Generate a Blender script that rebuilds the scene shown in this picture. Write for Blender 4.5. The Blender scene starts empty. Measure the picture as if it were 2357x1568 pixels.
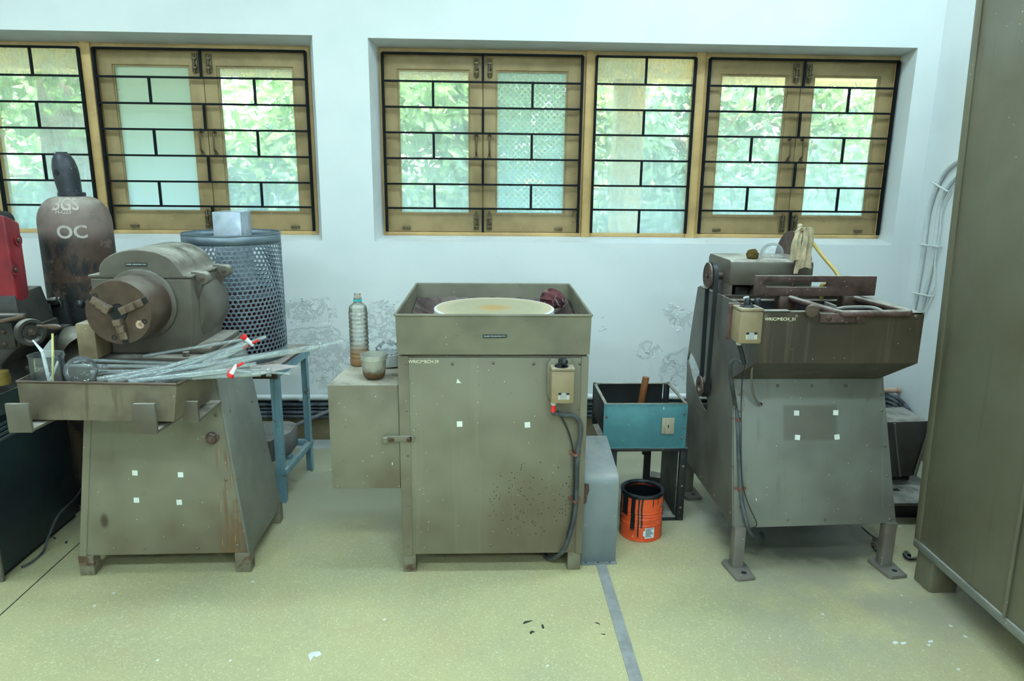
import bpy, bmesh, math, random
from mathutils import Vector, Matrix

# ---------------------------------------------------------------- camera
SC = bpy.context.scene
COL = SC.collection
FPX, CXP, CYP, CAM_H = 1640.0, 1178.5, 784.0, 1.45
_yaw, _pit, _rol = math.radians(2.35), math.radians(13.1), math.radians(0.6)
_f = Vector((math.sin(_yaw) * math.cos(_pit), math.cos(_yaw) * math.cos(_pit), -math.sin(_pit)))
_r0 = Vector((math.cos(_yaw), -math.sin(_yaw), 0))
_u0 = _r0.cross(_f)
_r = _r0 * math.cos(_rol) + _u0 * math.sin(_rol)
_u = -_r0 * math.sin(_rol) + _u0 * math.cos(_rol)
CAMP = Vector((0, 0, CAM_H))
cd = bpy.data.cameras.new('camera')
cd.sensor_width = 36.0
cd.lens = FPX / 2357.0 * 36.0
cd.clip_start = 0.05
cam = bpy.data.objects.new('camera', cd)
COL.objects.link(cam)
M = Matrix.Identity(4)
for i in range(3):
    M[i][0], M[i][1], M[i][2], M[i][3] = _r[i], _u[i], -_f[i], CAMP[i]
cam.matrix_world = M
SC.camera = cam


def at(px, py, x=None, y=None, z=None):
    """surveyed photo point -> world point on the plane x=, y= or z="""
    d = _f + _r * ((px - CXP) / FPX) - _u * ((py - CYP) / FPX)
    if x is not None:
        t = (x - CAMP.x) / d.x
    elif y is not None:
        t = (y - CAMP.y) / d.y
    else:
        t = (z - CAMP.z) / d.z
    return CAMP + d * t


# ---------------------------------------------------------------- world, light, exposure
YW, XR, XL, YB, ZC = 3.784, 2.325, -4.2, -3.2, 3.25      # back wall, right wall, left wall, rear wall, ceiling
w = bpy.data.worlds.new('sky')
SC.world = w
w.use_nodes = True
nt = w.node_tree
bg = nt.nodes['Background']
sky = nt.nodes.new('ShaderNodeTexSky')
sky.sky_type = 'NISHITA'
sky.sun_disc = False
sky.sun_elevation = math.radians(52)
sky.sun_rotation = math.radians(150)
sky.air_density = 1.0
sky.dust_density = 3.0
nt.links.new(sky.outputs[0], bg.inputs[0])
bg.inputs[1].default_value = 4.2

sd = bpy.data.lights.new('sun', 'SUN')
sd.energy = 22.0
sd.angle = math.radians(1.0)
sd.color = (1.0, 0.96, 0.88)
so = bpy.data.objects.new('sun', sd)
COL.objects.link(so)
so.rotation_euler = (math.radians(-38), math.radians(20), 0)      # high, from behind the building's far side

TUBE_COL = (0.64, 0.90, 1.0)
for (x, y, e) in ((-2.3, 2.2, 30), (0.0, 2.2, 30), (1.55, 2.7, 30), (-2.2, -0.2, 52), (0.4, -0.2, 52), (-0.9, -2.2, 62), (1.6, -2.2, 62)):
    ld = bpy.data.lights.new('fluorescent_tube', 'AREA')
    ld.shape = 'RECTANGLE'
    ld.size, ld.size_y = 1.25, 0.28
    ld.energy = e
    ld.color = TUBE_COL
    lo = bpy.data.objects.new('fluorescent_tube', ld)
    COL.objects.link(lo)
    lo.location = (x, y, ZC - 0.12)

SC.view_settings.view_transform = 'Standard'
SC.view_settings.look = 'None'
SC.view_settings.exposure = 0.0
SC.view_settings.gamma = 1.0
SC.view_settings.use_curve_mapping = False
SC.cycles.use_denoising = True
SC.cycles.max_bounces = 5
SC.cycles.diffuse_bounces = 4
SC.cycles.glossy_bounces = 3
SC.cycles.use_adaptive_sampling = True
SC.cycles.adaptive_threshold = 0.12
SC.cycles.adaptive_min_samples = 10
SC.cycles.transparent_max_bounces = 24
SC.cycles.caustics_reflective = False
SC.cycles.caustics_refractive = False


# ---------------------------------------------------------------- mesh helpers
class MB:
    def __init__(s):
        s.v, s.f = [], []

    def add(s, vs, fs):
        k = len(s.v)
        s.v += [Vector(p) for p in vs]
        s.f += [tuple(i + k for i in f) for f in fs]
        return s

    def box(s, x0, x1, y0, y1, z0, z1):
        return s.add([(x0, y0, z0), (x1, y0, z0), (x1, y1, z0), (x0, y1, z0), (x0, y0, z1), (x1, y0, z1), (x1, y1, z1), (x0, y1, z1)],
                     [(0, 3, 2, 1), (4, 5, 6, 7), (0, 1, 5, 4), (1, 2, 6, 5), (2, 3, 7, 6), (3, 0, 4, 7)])

    def hull8(s, lo, hi):
        """lo, hi: four corners each, same winding"""
        return s.add(list(lo) + list(hi), [(0, 3, 2, 1), (4, 5, 6, 7), (0, 1, 5, 4), (1, 2, 6, 5), (2, 3, 7, 6), (3, 0, 4, 7)])

    def prism(s, poly, axis, a, b):
        """poly: 2-D outline; axis 'x': (y,z), 'y': (x,z), 'z': (x,y); from a to b"""
        n = len(poly)
        def P(p, t):
            return {'x': (t, p[0], p[1]), 'y': (p[0], t, p[1]), 'z': (p[0], p[1], t)}[axis]
        vs = [P(p, a) for p in poly] + [P(p, b) for p in poly]
        fs = [tuple(range(n))[::-1], tuple(range(n, 2 * n))] + [(i, (i + 1) % n, n + (i + 1) % n, n + i) for i in range(n)]
        return s.add(vs, fs)

    def ring(s, outer, inner, axis, a, b):
        """frame between two outlines of equal count"""
        n = len(outer)
        def P(p, t):
            return {'x': (t, p[0], p[1]), 'y': (p[0], t, p[1]), 'z': (p[0], p[1], t)}[axis]
        vs = [P(p, a) for p in outer] + [P(p, a) for p in inner] + [P(p, b) for p in outer] + [P(p, b) for p in inner]
        fs = []
        for i in range(n):
            j = (i + 1) % n
            fs += [(i, j, n + j, n + i), (2 * n + i, 3 * n + i, 3 * n + j, 2 * n + j), (i, 2 * n + i, 2 * n + j, j), (n + i, n + j, 3 * n + j, 3 * n + i)]
        return s.add(vs, fs)

    def cyl(s, p0, p1, r0, r1=None, n=16, caps=True, ang=0.0):
        r1 = r0 if r1 is None else r1
        p0, p1 = Vector(p0), Vector(p1)
        d = (p1 - p0).normalized()
        a = d.orthogonal().normalized()
        b = d.cross(a)
        vs = []
        for p, r in ((p0, r0), (p1, r1)):
            for i in range(n):
                t = 2 * math.pi * i / n + ang
                vs.append(p + (a * math.cos(t) + b * math.sin(t)) * r)
        fs = [(i, (i + 1) % n, n + (i + 1) % n, n + i) for i in range(n)]
        if caps:
            fs += [tuple(range(n))[::-1], tuple(range(n, 2 * n))]
        return s.add(vs, fs)

    def lathe(s, prof, o, axis=(0, 0, 1), n=28, close=False):
        """prof: (radius, height) list along axis from origin o"""
        o = Vector(o)
        d = Vector(axis).normalized()
        a = d.orthogonal().normalized()
        if abs(d.z) > 0.99:
            a = Vector((1, 0, 0))
        b = d.cross(a)
        k = len(prof)
        vs, fs = [], []
        for r, h in prof:
            for i in range(n):
                t = 2 * math.pi * i / n
                vs.append(o + d * h + (a * math.cos(t) + b * math.sin(t)) * max(r, 1e-5))
        for j in range(k - 1):
            for i in range(n):
                fs.append((j * n + i, j * n + (i + 1) % n, (j + 1) * n + (i + 1) % n, (j + 1) * n + i))
        if close:
            for i in range(n):
                fs.append(((k - 1) * n + i, (k - 1) * n + (i + 1) % n, (i + 1) % n, i))
        return s.add(vs, fs)

    def tube(s, path, r, n=8, sub=6, caps=True, closed=False, rads=None):
        pts = smooth_path([Vector(p) for p in path], sub) if sub > 1 and len(path) > 2 else [Vector(p) for p in path]
        m = len(pts)
        t = (pts[1] - pts[0]).normalized()
        a = t.orthogonal().normalized()
        vs, fs = [], []
        for i, p in enumerate(pts):
            tt = (pts[min(i + 1, m - 1)] - pts[max(i - 1, 0)]).normalized()
            a = (a - tt * a.dot(tt)).normalized()
            b = tt.cross(a)
            rr = r if rads is None else rads[0] + (rads[1] - rads[0]) * i / (m - 1)
            for k in range(n):
                q = 2 * math.pi * k / n
                vs.append(p + (a * math.cos(q) + b * math.sin(q)) * rr)
        for i in range(m - 1):
            for k in range(n):
                fs.append((i * n + k, i * n + (k + 1) % n, (i + 1) * n + (k + 1) % n, (i + 1) * n + k))
        if caps:
            fs += [tuple(range(n))[::-1], tuple(range((m - 1) * n, m * n))]
        return s.add(vs, fs)

    def ball(s, c, r, n=16, m=10, sz=(1, 1, 1)):
        c = Vector(c)
        vs, fs = [c + Vector((0, 0, r * sz[2]))], []
        for j in range(1, m):
            th = math.pi * j / m
            for i in range(n):
                p = 2 * math.pi * i / n
                vs.append(c + Vector((r * sz[0] * math.sin(th) * math.cos(p), r * sz[1] * math.sin(th) * math.sin(p), r * sz[2] * math.cos(th))))
        vs.append(c - Vector((0, 0, r * sz[2])))
        for i in range(n):
            fs.append((0, 1 + i, 1 + (i + 1) % n))
            fs.append((len(vs) - 1, 1 + (m - 2) * n + (i + 1) % n, 1 + (m - 2) * n + i))
        for j in range(m - 2):
            for i in range(n):
                fs.append((1 + j * n + i, 1 + (j + 1) * n + i, 1 + (j + 1) * n + (i + 1) % n, 1 + j * n + (i + 1) % n))
        return s.add(vs, fs)

    def xf(s, mat, k=0):
        for i in range(k, len(s.v)):
            s.v[i] = mat @ s.v[i]
        return s

    def mesh(s, name, bevel=0.0, seg=2, smooth=35, merge=False):
        me = bpy.data.meshes.new(name)
        me.from_pydata([tuple(p) for p in s.v], [], s.f)
        bm = bmesh.new()
        bm.from_mesh(me)
        if merge:
            bmesh.ops.remove_doubles(bm, verts=bm.verts, dist=1e-4)
        bmesh.ops.recalc_face_normals(bm, faces=bm.faces)
        if bevel > 0:
            es = [e for e in bm.edges if len(e.link_faces) == 2 and e.calc_face_angle(0) > 0.5]
            bmesh.ops.bevel(bm, geom=es, offset=bevel, segments=seg, affect='EDGES', profile=0.5, clamp_overlap=True)
        bm.to_mesh(me)
        bm.free()
        if smooth:
            me.polygons.foreach_set('use_smooth', [True] * len(me.polygons))
            me.set_sharp_from_angle(angle=math.radians(smooth))
        return me


def smooth_path(p, sub):
    out = []
    n = len(p)
    for i in range(n - 1):
        a, b, c, d = p[max(i - 1, 0)], p[i], p[i + 1], p[min(i + 2, n - 1)]
        for k in range(sub):
            t = k / sub
            out.append(0.5 * ((2 * b) + (c - a) * t + (2 * a - 5 * b + 4 * c - d) * t * t + (3 * b - a - 3 * c + d) * t ** 3))
    out.append(p[-1])
    return out


def B(*a):
    return MB().box(*a)


def props(o, label, cat, group=None, kind=None):
    if label:
        o['label'] = label
    if cat:
        o['category'] = cat
    if group:
        o['group'] = group
    if kind:
        o['kind'] = kind
    return o


def thing(name, label, cat, loc=(0, 0, 0), group=None, kind=None):
    o = bpy.data.objects.new(name, None)
    o.empty_display_size = 0.1
    COL.objects.link(o)
    o.location = loc
    return props(o, label, cat, group, kind)


def world_of(o):
    m = Matrix.Translation(o.location) @ o.rotation_euler.to_matrix().to_4x4()
    return world_of(o.parent) @ m if o.parent else m


def part(parent, name, mb, mat, bevel=0.0, smooth=35, label=None, kind=None, seg=2, merge=False):
    """mb holds world coordinates; becomes one child mesh of parent"""
    mb.xf(world_of(parent).inverted())
    me = mb.mesh(name, bevel, seg, smooth, merge)
    me.materials.append(mat)
    o = bpy.data.objects.new(name, me)
    COL.objects.link(o)
    o.parent = parent
    return props(o, label, None, None, kind)


def solo(name, mb, mat, label, cat, bevel=0.0, smooth=35, group=None, kind=None, seg=2, merge=False):
    xs, ys, zs = [p.x for p in mb.v], [p.y for p in mb.v], [p.z for p in mb.v]
    loc = Vector(((min(xs) + max(xs)) / 2, (min(ys) + max(ys)) / 2, min(zs)))
    mb.xf(Matrix.Translation(-loc))
    me = mb.mesh(name, bevel, seg, smooth, merge)
    me.materials.append(mat)
    o = bpy.data.objects.new(name, me)
    COL.objects.link(o)
    o.location = loc
    return props(o, label, cat, group, kind)


def same(parent, name, me, loc, rot=None):
    """another piece sharing mesh data; loc in world coordinates, rot a 3x3/4x4 matrix"""
    o = bpy.data.objects.new(name, me)
    COL.objects.link(o)
    o.parent = parent
    m = Matrix.Translation(Vector(loc)) @ (rot.to_4x4() if rot else Matrix.Identity(4))
    o.matrix_local = world_of(parent).inverted() @ m
    return o


def text_mb(body, size, frame, depth=0.0004, bold=0.0):
    """flat lettering; frame: 4x4 matrix from text plane (x right, y up) to the world"""
    c = bpy.data.curves.new('lettering', 'FONT')
    c.body = body
    c.size = size
    c.align_x = 'CENTER'
    c.align_y = 'CENTER'
    c.extrude = depth
    c.resolution_u = 3
    c.offset = bold * size
    o = bpy.data.objects.new('lettering', c)
    COL.objects.link(o)
    dg = bpy.context.evaluated_depsgraph_get()
    me = bpy.data.meshes.new_from_object(o.evaluated_get(dg))
    mb = MB().add([v.co.copy() for v in me.vertices], [tuple(p.vertices) for p in me.polygons])
    bpy.data.objects.remove(o)
    bpy.data.curves.remove(c)
    bpy.data.meshes.remove(me)
    return mb.xf(frame)


def face_frame(o, right, up):
    r_, u_ = Vector(right).normalized(), Vector(up).normalized()
    n_ = r_.cross(u_)
    m = Matrix.Identity(4)
    for i in range(3):
        m[i][0], m[i][1], m[i][2], m[i][3] = r_[i], u_[i], n_[i], o[i]
    return m


# ---------------------------------------------------------------- materials
def lin(c):
    c = c / 255.0
    return c / 12.92 if c <= 0.04045 else ((c + 0.055) / 1.055) ** 2.4


def S(r, g, b, k=1.0):
    """paint colour from the photo's sRGB, freed of the room's cool light"""
    return (min(lin(r) / 0.80 * k, 0.9), min(lin(g) / 0.86 * k, 0.9), min(lin(b) / 0.84 * k, 0.9), 1)


class NT:
    def __init__(s, name):
        s.m = bpy.data.materials.new(name)
        s.m.use_nodes = True
        s.t = s.m.node_tree
        s.b = s.t.nodes['Principled BSDF']
        s.out = s.t.nodes['Material Output']
        s.co = s.n('ShaderNodeTexCoord').outputs['Object']

    def n(s, typ, **kw):
        nd = s.t.nodes.new(typ)
        for k, v in kw.items():
            setattr(nd, k, v)
        return nd

    def link(s, a, b):
        s.t.links.new(a, b)

    def put(s, sock, v):
        if isinstance(v, bpy.types.NodeSocket):
            s.link(v, sock)
        else:
            sock.default_value = v

    def math(s, op, a, b=0.0, c=None):
        nd = s.n('ShaderNodeMath', operation=op)
        s.put(nd.inputs[0], a)
        s.put(nd.inputs[1], b)
        if c is not None:
            s.put(nd.inputs[2], c)
        return nd.outputs[0]

    def mul(s, a, b):
        return s.math('MULTIPLY', a, b)

    def step(s, v, a, b):
        nd = s.n('ShaderNodeMapRange', interpolation_type='SMOOTHSTEP')
        s.put(nd.inputs[0], v)
        nd.inputs[1].default_value, nd.inputs[2].default_value = a, b
        return nd.outputs[0]

    def scaled(s, sc, off=(0, 0, 0), co=None):
        nd = s.n('ShaderNodeMapping')
        s.link(co or s.co, nd.inputs[0])
        nd.inputs['Location'].default_value = off
        nd.inputs['Scale'].default_value = sc
        return nd.outputs[0]

    def noise(s, scale, detail=4, rough=0.6, co=None, dist=0.0):
        nd = s.n('ShaderNodeTexNoise')
        s.link(co or s.co, nd.inputs['Vector'])
        nd.inputs['Scale'].default_value = scale
        nd.inputs['Detail'].default_value = detail
        nd.inputs['Roughness'].default_value = rough
        nd.inputs['Distortion'].default_value = dist
        return nd.outputs[0]

    def voro(s, scale, co=None, out='Distance', feature='F1', rnd=1.0):
        nd = s.n('ShaderNodeTexVoronoi', feature=feature)
        s.link(co or s.co, nd.inputs['Vector'])
        nd.inputs['Scale'].default_value = scale
        nd.inputs['Randomness'].default_value = rnd
        return nd.outputs[out]

    def specks(s, scale, size, keep=0.5, co=None):
        """round dots of radius size (in cells); keep = share of cells holding one"""
        nd = s.n('ShaderNodeTexVoronoi')
        s.link(co or s.co, nd.inputs['Vector'])
        nd.inputs['Scale'].default_value = scale
        d = s.math('LESS_THAN', nd.outputs['Distance'], size)
        sep = s.n('ShaderNodeSeparateColor')
        s.link(nd.outputs['Color'], sep.inputs[0])
        k = s.math('LESS_THAN', sep.outputs[0], keep)
        return s.mul(d, k)

    def mix(s, fac, a, b):
        nd = s.n('ShaderNodeMix', data_type='RGBA')
        s.put(nd.inputs[0], fac)
        s.put(nd.inputs[6], a)
        s.put(nd.inputs[7], b)
        return nd.outputs[2]

    def xyz(s, co=None):
        nd = s.n('ShaderNodeSeparateXYZ')
        s.link(co or s.co, nd.inputs[0])
        return nd.outputs

    def up(s):
        g = s.n('ShaderNodeNewGeometry')
        nd = s.n('ShaderNodeSeparateXYZ')
        s.link(g.outputs['Normal'], nd.inputs[0])
        return nd.outputs[2]

    def bump(s, h, strength=0.3, dist=0.002):
        nd = s.n('ShaderNodeBump')
        s.put(nd.inputs['Height'], h)
        nd.inputs['Strength'].default_value = strength
        nd.inputs['Distance'].default_value = dist
        s.link(nd.outputs[0], s.b.inputs['Normal'])

    def done(s, col=None, rough=None, metal=None):
        if col is not None:
            s.put(s.b.inputs['Base Color'], col)
        if rough is not None:
            s.put(s.b.inputs['Roughness'], rough)
        if metal is not None:
            s.b.inputs['Metallic'].default_value = metal
        return s.m


def paint(name, c1, c2=None, rough=0.5, metal=0.0, blotch=3.0, stain=None, stain_amt=0.35, stain_sc=5.0, streak=None, streak_amt=0.4,
          white=0.0, dark=0.0, dust=0.0, dust_col=None, bump=0.15, extra=None, spec=0.4):
    t = NT(name)
    c2 = c2 or tuple(x * 0.78 for x in c1[:3]) + (1,)
    col = t.mix(t.step(t.noise(blotch, 3, 0.68), 0.35, 0.68), c1, c2)
    if streak:
        sv = t.noise(1.0, 3, 0.65, t.scaled((26, 26, 1.6)))
        col = t.mix(t.mul(t.step(sv, 0.56, 0.74), streak_amt), col, streak)
    if stain:
        sv = t.noise(stain_sc, 5, 0.72, t.scaled((1, 1, 1), (3.7, 1.3, 8.1)), 0.6)
        col = t.mix(t.step(sv, 0.72 - stain_amt * 0.4, 0.84 - stain_amt * 0.4), col, stain)
    if extra:
        col = extra(t, col)
    if dark:
        col = t.mix(t.specks(80, 0.10, dark, t.scaled((1, 1, 1), (5, 2, 9))), col, (0.02, 0.02, 0.018, 1))
    if white:
        col = t.mix(t.specks(55, 0.075, white), col, S(214, 218, 205))
        col = t.mix(t.specks(17, 0.05, white * 0.6, t.scaled((1.6, 1.6, 0.45), (7, 3, 1))), col, S(206, 212, 200))
    if dust:
        dn = t.mul(t.step(t.up(), 0.35, 0.85), t.step(t.noise(9, 3, 0.7), 0.25, 0.65))
        col = t.mix(t.mul(dn, dust), col, dust_col or S(176, 174, 160))
    t.bump(t.noise(70, 2), bump, 0.002)
    t.b.inputs['Specular IOR Level'].default_value = spec
    r = t.math('ADD', t.mul(t.noise(8, 2), 0.25), rough - 0.12)
    return t.done(col, r, metal)


def thin_glass(name, haze=0.05, edge=0.25, refl=0.6, rough=0.04):
    """clear thin-walled glass: transparent body, rims whitened as painted highlights, fresnel reflection"""
    t = NT(name)
    t.t.nodes.remove(t.b)
    tr, gl, df = t.n('ShaderNodeBsdfTransparent'), t.n('ShaderNodeBsdfGlossy'), t.n('ShaderNodeBsdfDiffuse')
    tr.inputs[0].default_value = (0.985, 0.997, 0.995, 1)
    gl.inputs['Roughness'].default_value = rough
    df.inputs[0].default_value = (0.90, 0.95, 0.95, 1)
    lw = t.n('ShaderNodeLayerWeight')
    lw.inputs[0].default_value = 0.25
    m1, m2 = t.n('ShaderNodeMixShader'), t.n('ShaderNodeMixShader')
    f3 = t.math('POWER', lw.outputs['Facing'], 2.5)
    t.link(t.math('ADD', t.mul(f3, edge), haze), m1.inputs[0])  # white haze and rims mixed in stand for highlights on the glass
    t.link(tr.outputs[0], m1.inputs[1])
    t.link(df.outputs[0], m1.inputs[2])
    t.link(t.mul(lw.outputs['Fresnel'], refl), m2.inputs[0])
    t.link(m1.outputs[0], m2.inputs[1])
    t.link(gl.outputs[0], m2.inputs[2])
    t.link(m2.outputs[0], t.out.inputs[0])
    return t.m


def pane_glass(name, kind):
    """window glass: dusty clear, frosted, or patterned"""
    t = NT(name)
    t.t.nodes.remove(t.b)
    tr, df, tl, gl = t.n('ShaderNodeBsdfTransparent'), t.n('ShaderNodeBsdfDiffuse'), t.n('ShaderNodeBsdfTranslucent'), t.n('ShaderNodeBsdfGlossy')
    gl.inputs['Roughness'].default_value = 0.08
    tr.inputs[0].default_value = (0.93, 0.97, 0.95, 1)
    df.inputs[0].default_value = (0.72, 0.78, 0.76, 1)
    tl.inputs[0].default_value = (0.64, 0.90, 1.0, 1)
    ms = t.n('ShaderNodeMixShader')
    ms.inputs[0].default_value = 0.6 if kind == 'clear' else 0.78
    t.link(df.outputs[0], ms.inputs[1])
    t.link(tl.outputs[0], ms.inputs[2])
    if kind == 'clear':
        z = t.xyz()[2]
        grime = t.noise(5.0, 7, 0.72, None, 1.2)
        wipe = t.noise(3.0, 6, 0.75, t.scaled((6, 1, 1.2), (2, 0, 0)), 2.0)
        h = t.math('ADD', t.mul(t.step(grime, 0.3, 0.75), 0.22), t.mul(t.step(wipe, 0.45, 0.7), 0.16))
        h = t.math('ADD', h, t.mul(t.step(z, 1.95, 1.15), 0.28))
        h = t.math('ADD', h, 0.19)
    elif kind == 'frost':
        h = 0.97
        ms.inputs[0].default_value = 0.88
        tl.inputs[0].default_value = (0.78, 0.95, 1.0, 1)
    else:
        # a lattice of rings and links moulded into the glass
        co = t.scaled((32, 1, 32))
        x, y, zz = t.xyz(co)
        fx = t.math('SUBTRACT', t.math('FRACT', x), 0.5)
        fz = t.math('SUBTRACT', t.math('FRACT', zz), 0.5)
        rad = t.math('SQRT', t.math('ADD', t.mul(fx, fx), t.mul(fz, fz)))
        ringm = t.math('LESS_THAN', t.math('ABSOLUTE', t.math('SUBTRACT', rad, 0.36)), 0.07)
        lines = t.math('MAXIMUM', t.math('LESS_THAN', t.math('ABSOLUTE', fx), 0.05), t.math('LESS_THAN', t.math('ABSOLUTE', fz), 0.05))
        out = t.math('GREATER_THAN', rad, 0.36)
        pat = t.math('MAXIMUM', ringm, t.mul(lines, out))
        h = t.math('SUBTRACT', 0.92, t.mul(pat, 0.34))
    m1 = t.n('ShaderNodeMixShader')
    t.put(m1.inputs[0], h)
    t.link(tr.outputs[0], m1.inputs[1])
    t.link(ms.outputs[0], m1.inputs[2])
    fr = t.n('ShaderNodeFresnel')
    fr.inputs[0].default_value = 1.45
    m2 = t.n('ShaderNodeMixShader')
    t.link(t.mul(fr.outputs[0], 0.8), m2.inputs[0])
    t.link(m1.outputs[0], m2.inputs[1])
    t.link(gl.outputs[0], m2.inputs[2])
    t.link(m2.outputs[0], t.out.inputs[0])
    return t.m


def plain(name, c, rough=0.5, metal=0.0, bump=0.0):
    t = NT(name)
    col = t.mix(t.step(t.noise(14, 4), 0.35, 0.7), c, tuple(x * 0.82 for x in c[:3]) + (1,))
    if bump:
        t.bump(t.noise(60, 4), bump)
    return t.done(col, rough, metal)

# ---------------------------------------------------------------- room materials
def wall_mat():
    t = NT('white_wall_paint')
    x, y, z = t.xyz()
    warp = t.noise(7, 5, 0.65)
    pm = None
    for (cx, cz, rx, rz) in ((-0.93, 0.72, 0.16, 0.07), (-0.93, 0.60, 0.20, 0.05), (-0.80, 0.45, 0.22, 0.15), (-0.55, 0.66, 0.20, 0.12), (0.42, 0.62, 0.10, 0.14), (1.08, 0.70, 0.11, 0.07), (0.92, 0.52, 0.08, 0.05), (1.1, 0.42, 0.12, 0.10)):
        dx = t.mul(t.math('SUBTRACT', x, cx), 1 / rx)
        dz = t.mul(t.math('SUBTRACT', z, cz), 1 / rz)
        rr = t.math('SQRT', t.math('ADD', t.mul(dx, dx), t.mul(dz, dz)))
        m_ = t.step(t.math('ADD', rr, t.mul(t.math('SUBTRACT', warp, 0.5), 2.2)), 1.05, 0.75)
        pm = m_ if pm is None else t.math('MAXIMUM', pm, m_)
    fl = t.noise(17, 6, 0.72, None, 0.25)
    flakes = t.mul(t.step(fl, 0.50, 0.525), pm)
    curl = t.mul(t.mul(t.step(fl, 0.46, 0.50), t.step(fl, 0.535, 0.505)), pm)
    soft = t.noise(2.5, 4, 0.5)
    col = t.mix(t.step(soft, 0.35, 0.7), (0.80, 0.81, 0.80, 1), (0.74, 0.765, 0.76, 1))
    col = t.mix(t.mul(flakes, 0.22), col, (0.64, 0.66, 0.645, 1))
    low = t.mul(t.step(z, 1.0, 0.25), t.step(t.noise(3.5, 5, 0.7), 0.5, 0.75))
    col = t.mix(t.mul(low, 0.35), col, (0.62, 0.60, 0.52, 1))
    h = t.math('ADD', t.mul(flakes, -0.8), t.mul(curl, 1.5))
    h = t.math('ADD', h, t.mul(t.noise(5, 4), 0.7))
    t.bump(h, 0.6, 0.005)
    return t.done(col, 0.55)


def FS(r, g, b):
    c = S(r, g, b)
    return (c[0] * 0.80, c[1] * 0.78, c[2] * 0.71, 1)


def floor_mat():
    t = NT('speckled_yellow_floor')
    x, y, z = t.xyz()
    base = t.mix(t.step(t.noise(1.6, 4, 0.6), 0.35, 0.68), FS(190, 188, 146), FS(176, 178, 144))
    base = t.mix(t.mul(t.step(t.noise(3.0, 5, 0.6, t.scaled((1, 1, 1), (4, 9, 0))), 0.5, 0.75), 0.5), base, FS(184, 172, 136))
    gr = t.n('ShaderNodeTexVoronoi')
    t.link(t.co, gr.inputs['Vector'])
    gr.inputs['Scale'].default_value = 210
    sp = t.n('ShaderNodeSeparateColor')
    t.link(gr.outputs['Color'], sp.inputs[0])
    base = t.mix(t.mul(t.step(sp.outputs[0], 0.78, 0.99), 0.42), base, FS(232, 228, 186))
    base = t.mix(t.mul(t.step(sp.outputs[1], 0.8, 1.0), 0.28), base, FS(150, 146, 108))
    # grey dust trodden in around the machines and along the wall
    nz = t.noise(2.6, 5, 0.65)
    dz = t.math('ADD', t.step(y, 2.35, 3.1), t.mul(t.math('SUBTRACT', nz, 0.5), 1.8))
    base = t.mix(t.mul(t.step(dz, 0.15, 0.9), 0.75), base, FS(176, 178, 160))
    patch = t.mul(t.step(x, 0.75, 1.1), t.mul(t.step(y, 1.7, 2.1), t.step(nz, 0.32, 0.6)))
    base = t.mix(t.mul(patch, 0.72), base, FS(160, 160, 146))
    base = t.mix(t.specks(9, 0.055, 0.55, t.scaled((1, 1, 1), (3, 5, 0))), base, FS(214, 222, 214))
    base = t.mix(t.mul(t.specks(26, 0.08, 0.22), t.step(nz, 0.42, 0.55)), base, FS(214, 222, 214))
    # oily stain below the belt machine, darkened further to deepen the shadow there
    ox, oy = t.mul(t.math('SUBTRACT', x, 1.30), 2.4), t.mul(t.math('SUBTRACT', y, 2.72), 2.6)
    oil_shade = t.step(t.math('ADD', t.math('SQRT', t.math('ADD', t.mul(ox, ox), t.mul(oy, oy))), t.mul(t.math('SUBTRACT', nz, 0.5), 1.4)), 1.0, 0.55)
    base = t.mix(t.mul(oil_shade, 0.85), base, FS(72, 74, 70))
    t.bump(t.noise(160, 2), 0.05, 0.001)
    r = t.math('ADD', t.mul(t.noise(4, 4), 0.25), 0.30)
    return t.done(base, r)


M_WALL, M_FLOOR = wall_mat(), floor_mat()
M_CEIL = plain('white_ceiling_paint', (0.78, 0.80, 0.79, 1), 0.7)
M_SKIRT = paint('brown_skirting_paint', S(120, 110, 82), S(98, 90, 66), 0.4, white=0.5, blotch=4)
M_BLACKBAND = paint('black_bitumen_band', S(40, 46, 48), S(72, 80, 82), 0.5, white=0.8, blotch=14, stain=S(140, 150, 150), stain_amt=0.18, stain_sc=14)


def struct(name, mb, mat, parent=None, bevel=0.0, smooth=35, label=None, merge=False):
    me = mb.mesh(name, bevel, 2, smooth, merge)
    me.materials.append(mat)
    o = bpy.data.objects.new(name, me)
    COL.objects.link(o)
    if parent:
        o.parent = parent
    else:
        o['kind'] = 'structure'
    if label:
        o['label'] = label
    return o


W2 = (-0.572, 2.206, 1.101, 2.100)       # right window opening x0 x1 z0 z1
W1 = (-3.62, -0.843, 1.104, 2.108)       # left window opening
TH = 4.02                                # outer face of the back wall
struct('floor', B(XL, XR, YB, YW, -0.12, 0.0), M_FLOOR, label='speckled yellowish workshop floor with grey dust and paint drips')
wb = MB()
wb.box(XL, XR, YW, TH, -0.12, W2[2])
wb.box(XL, XR, YW, TH, W1[3], ZC)
wb.box(W1[1], W2[0], YW, TH, W2[2], W1[3])
wb.box(XL, W1[0], YW, TH, W2[2], W1[3])
wb.box(W2[1], XR, YW, TH, W2[2], W1[3])
wb.box(W2[0], W2[1], YW, TH, W2[3], W1[3])
wb.box(W1[0], W1[1], YW, TH, W2[2], W1[2])
struct('wall_back', wb, M_WALL, label='white painted back wall with flaking plaster and two barred windows')
struct('wall_right', B(XR, XR + 0.2, YB, TH, -0.12, ZC), M_WALL, label='white painted right wall')
struct('wall_left', B(XL - 0.2, XL, YB, TH, -0.12, ZC), M_WALL, label='white painted left wall')
struct('wall_front', B(XL - 0.2, XR + 0.2, YB - 0.2, YB, -0.12, ZC), M_WALL, label='white painted wall behind the viewer')
struct('ceiling', B(XL - 0.2, XR + 0.2, YB - 0.2, TH, ZC, ZC + 0.15), M_CEIL, label='white ceiling')
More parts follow.
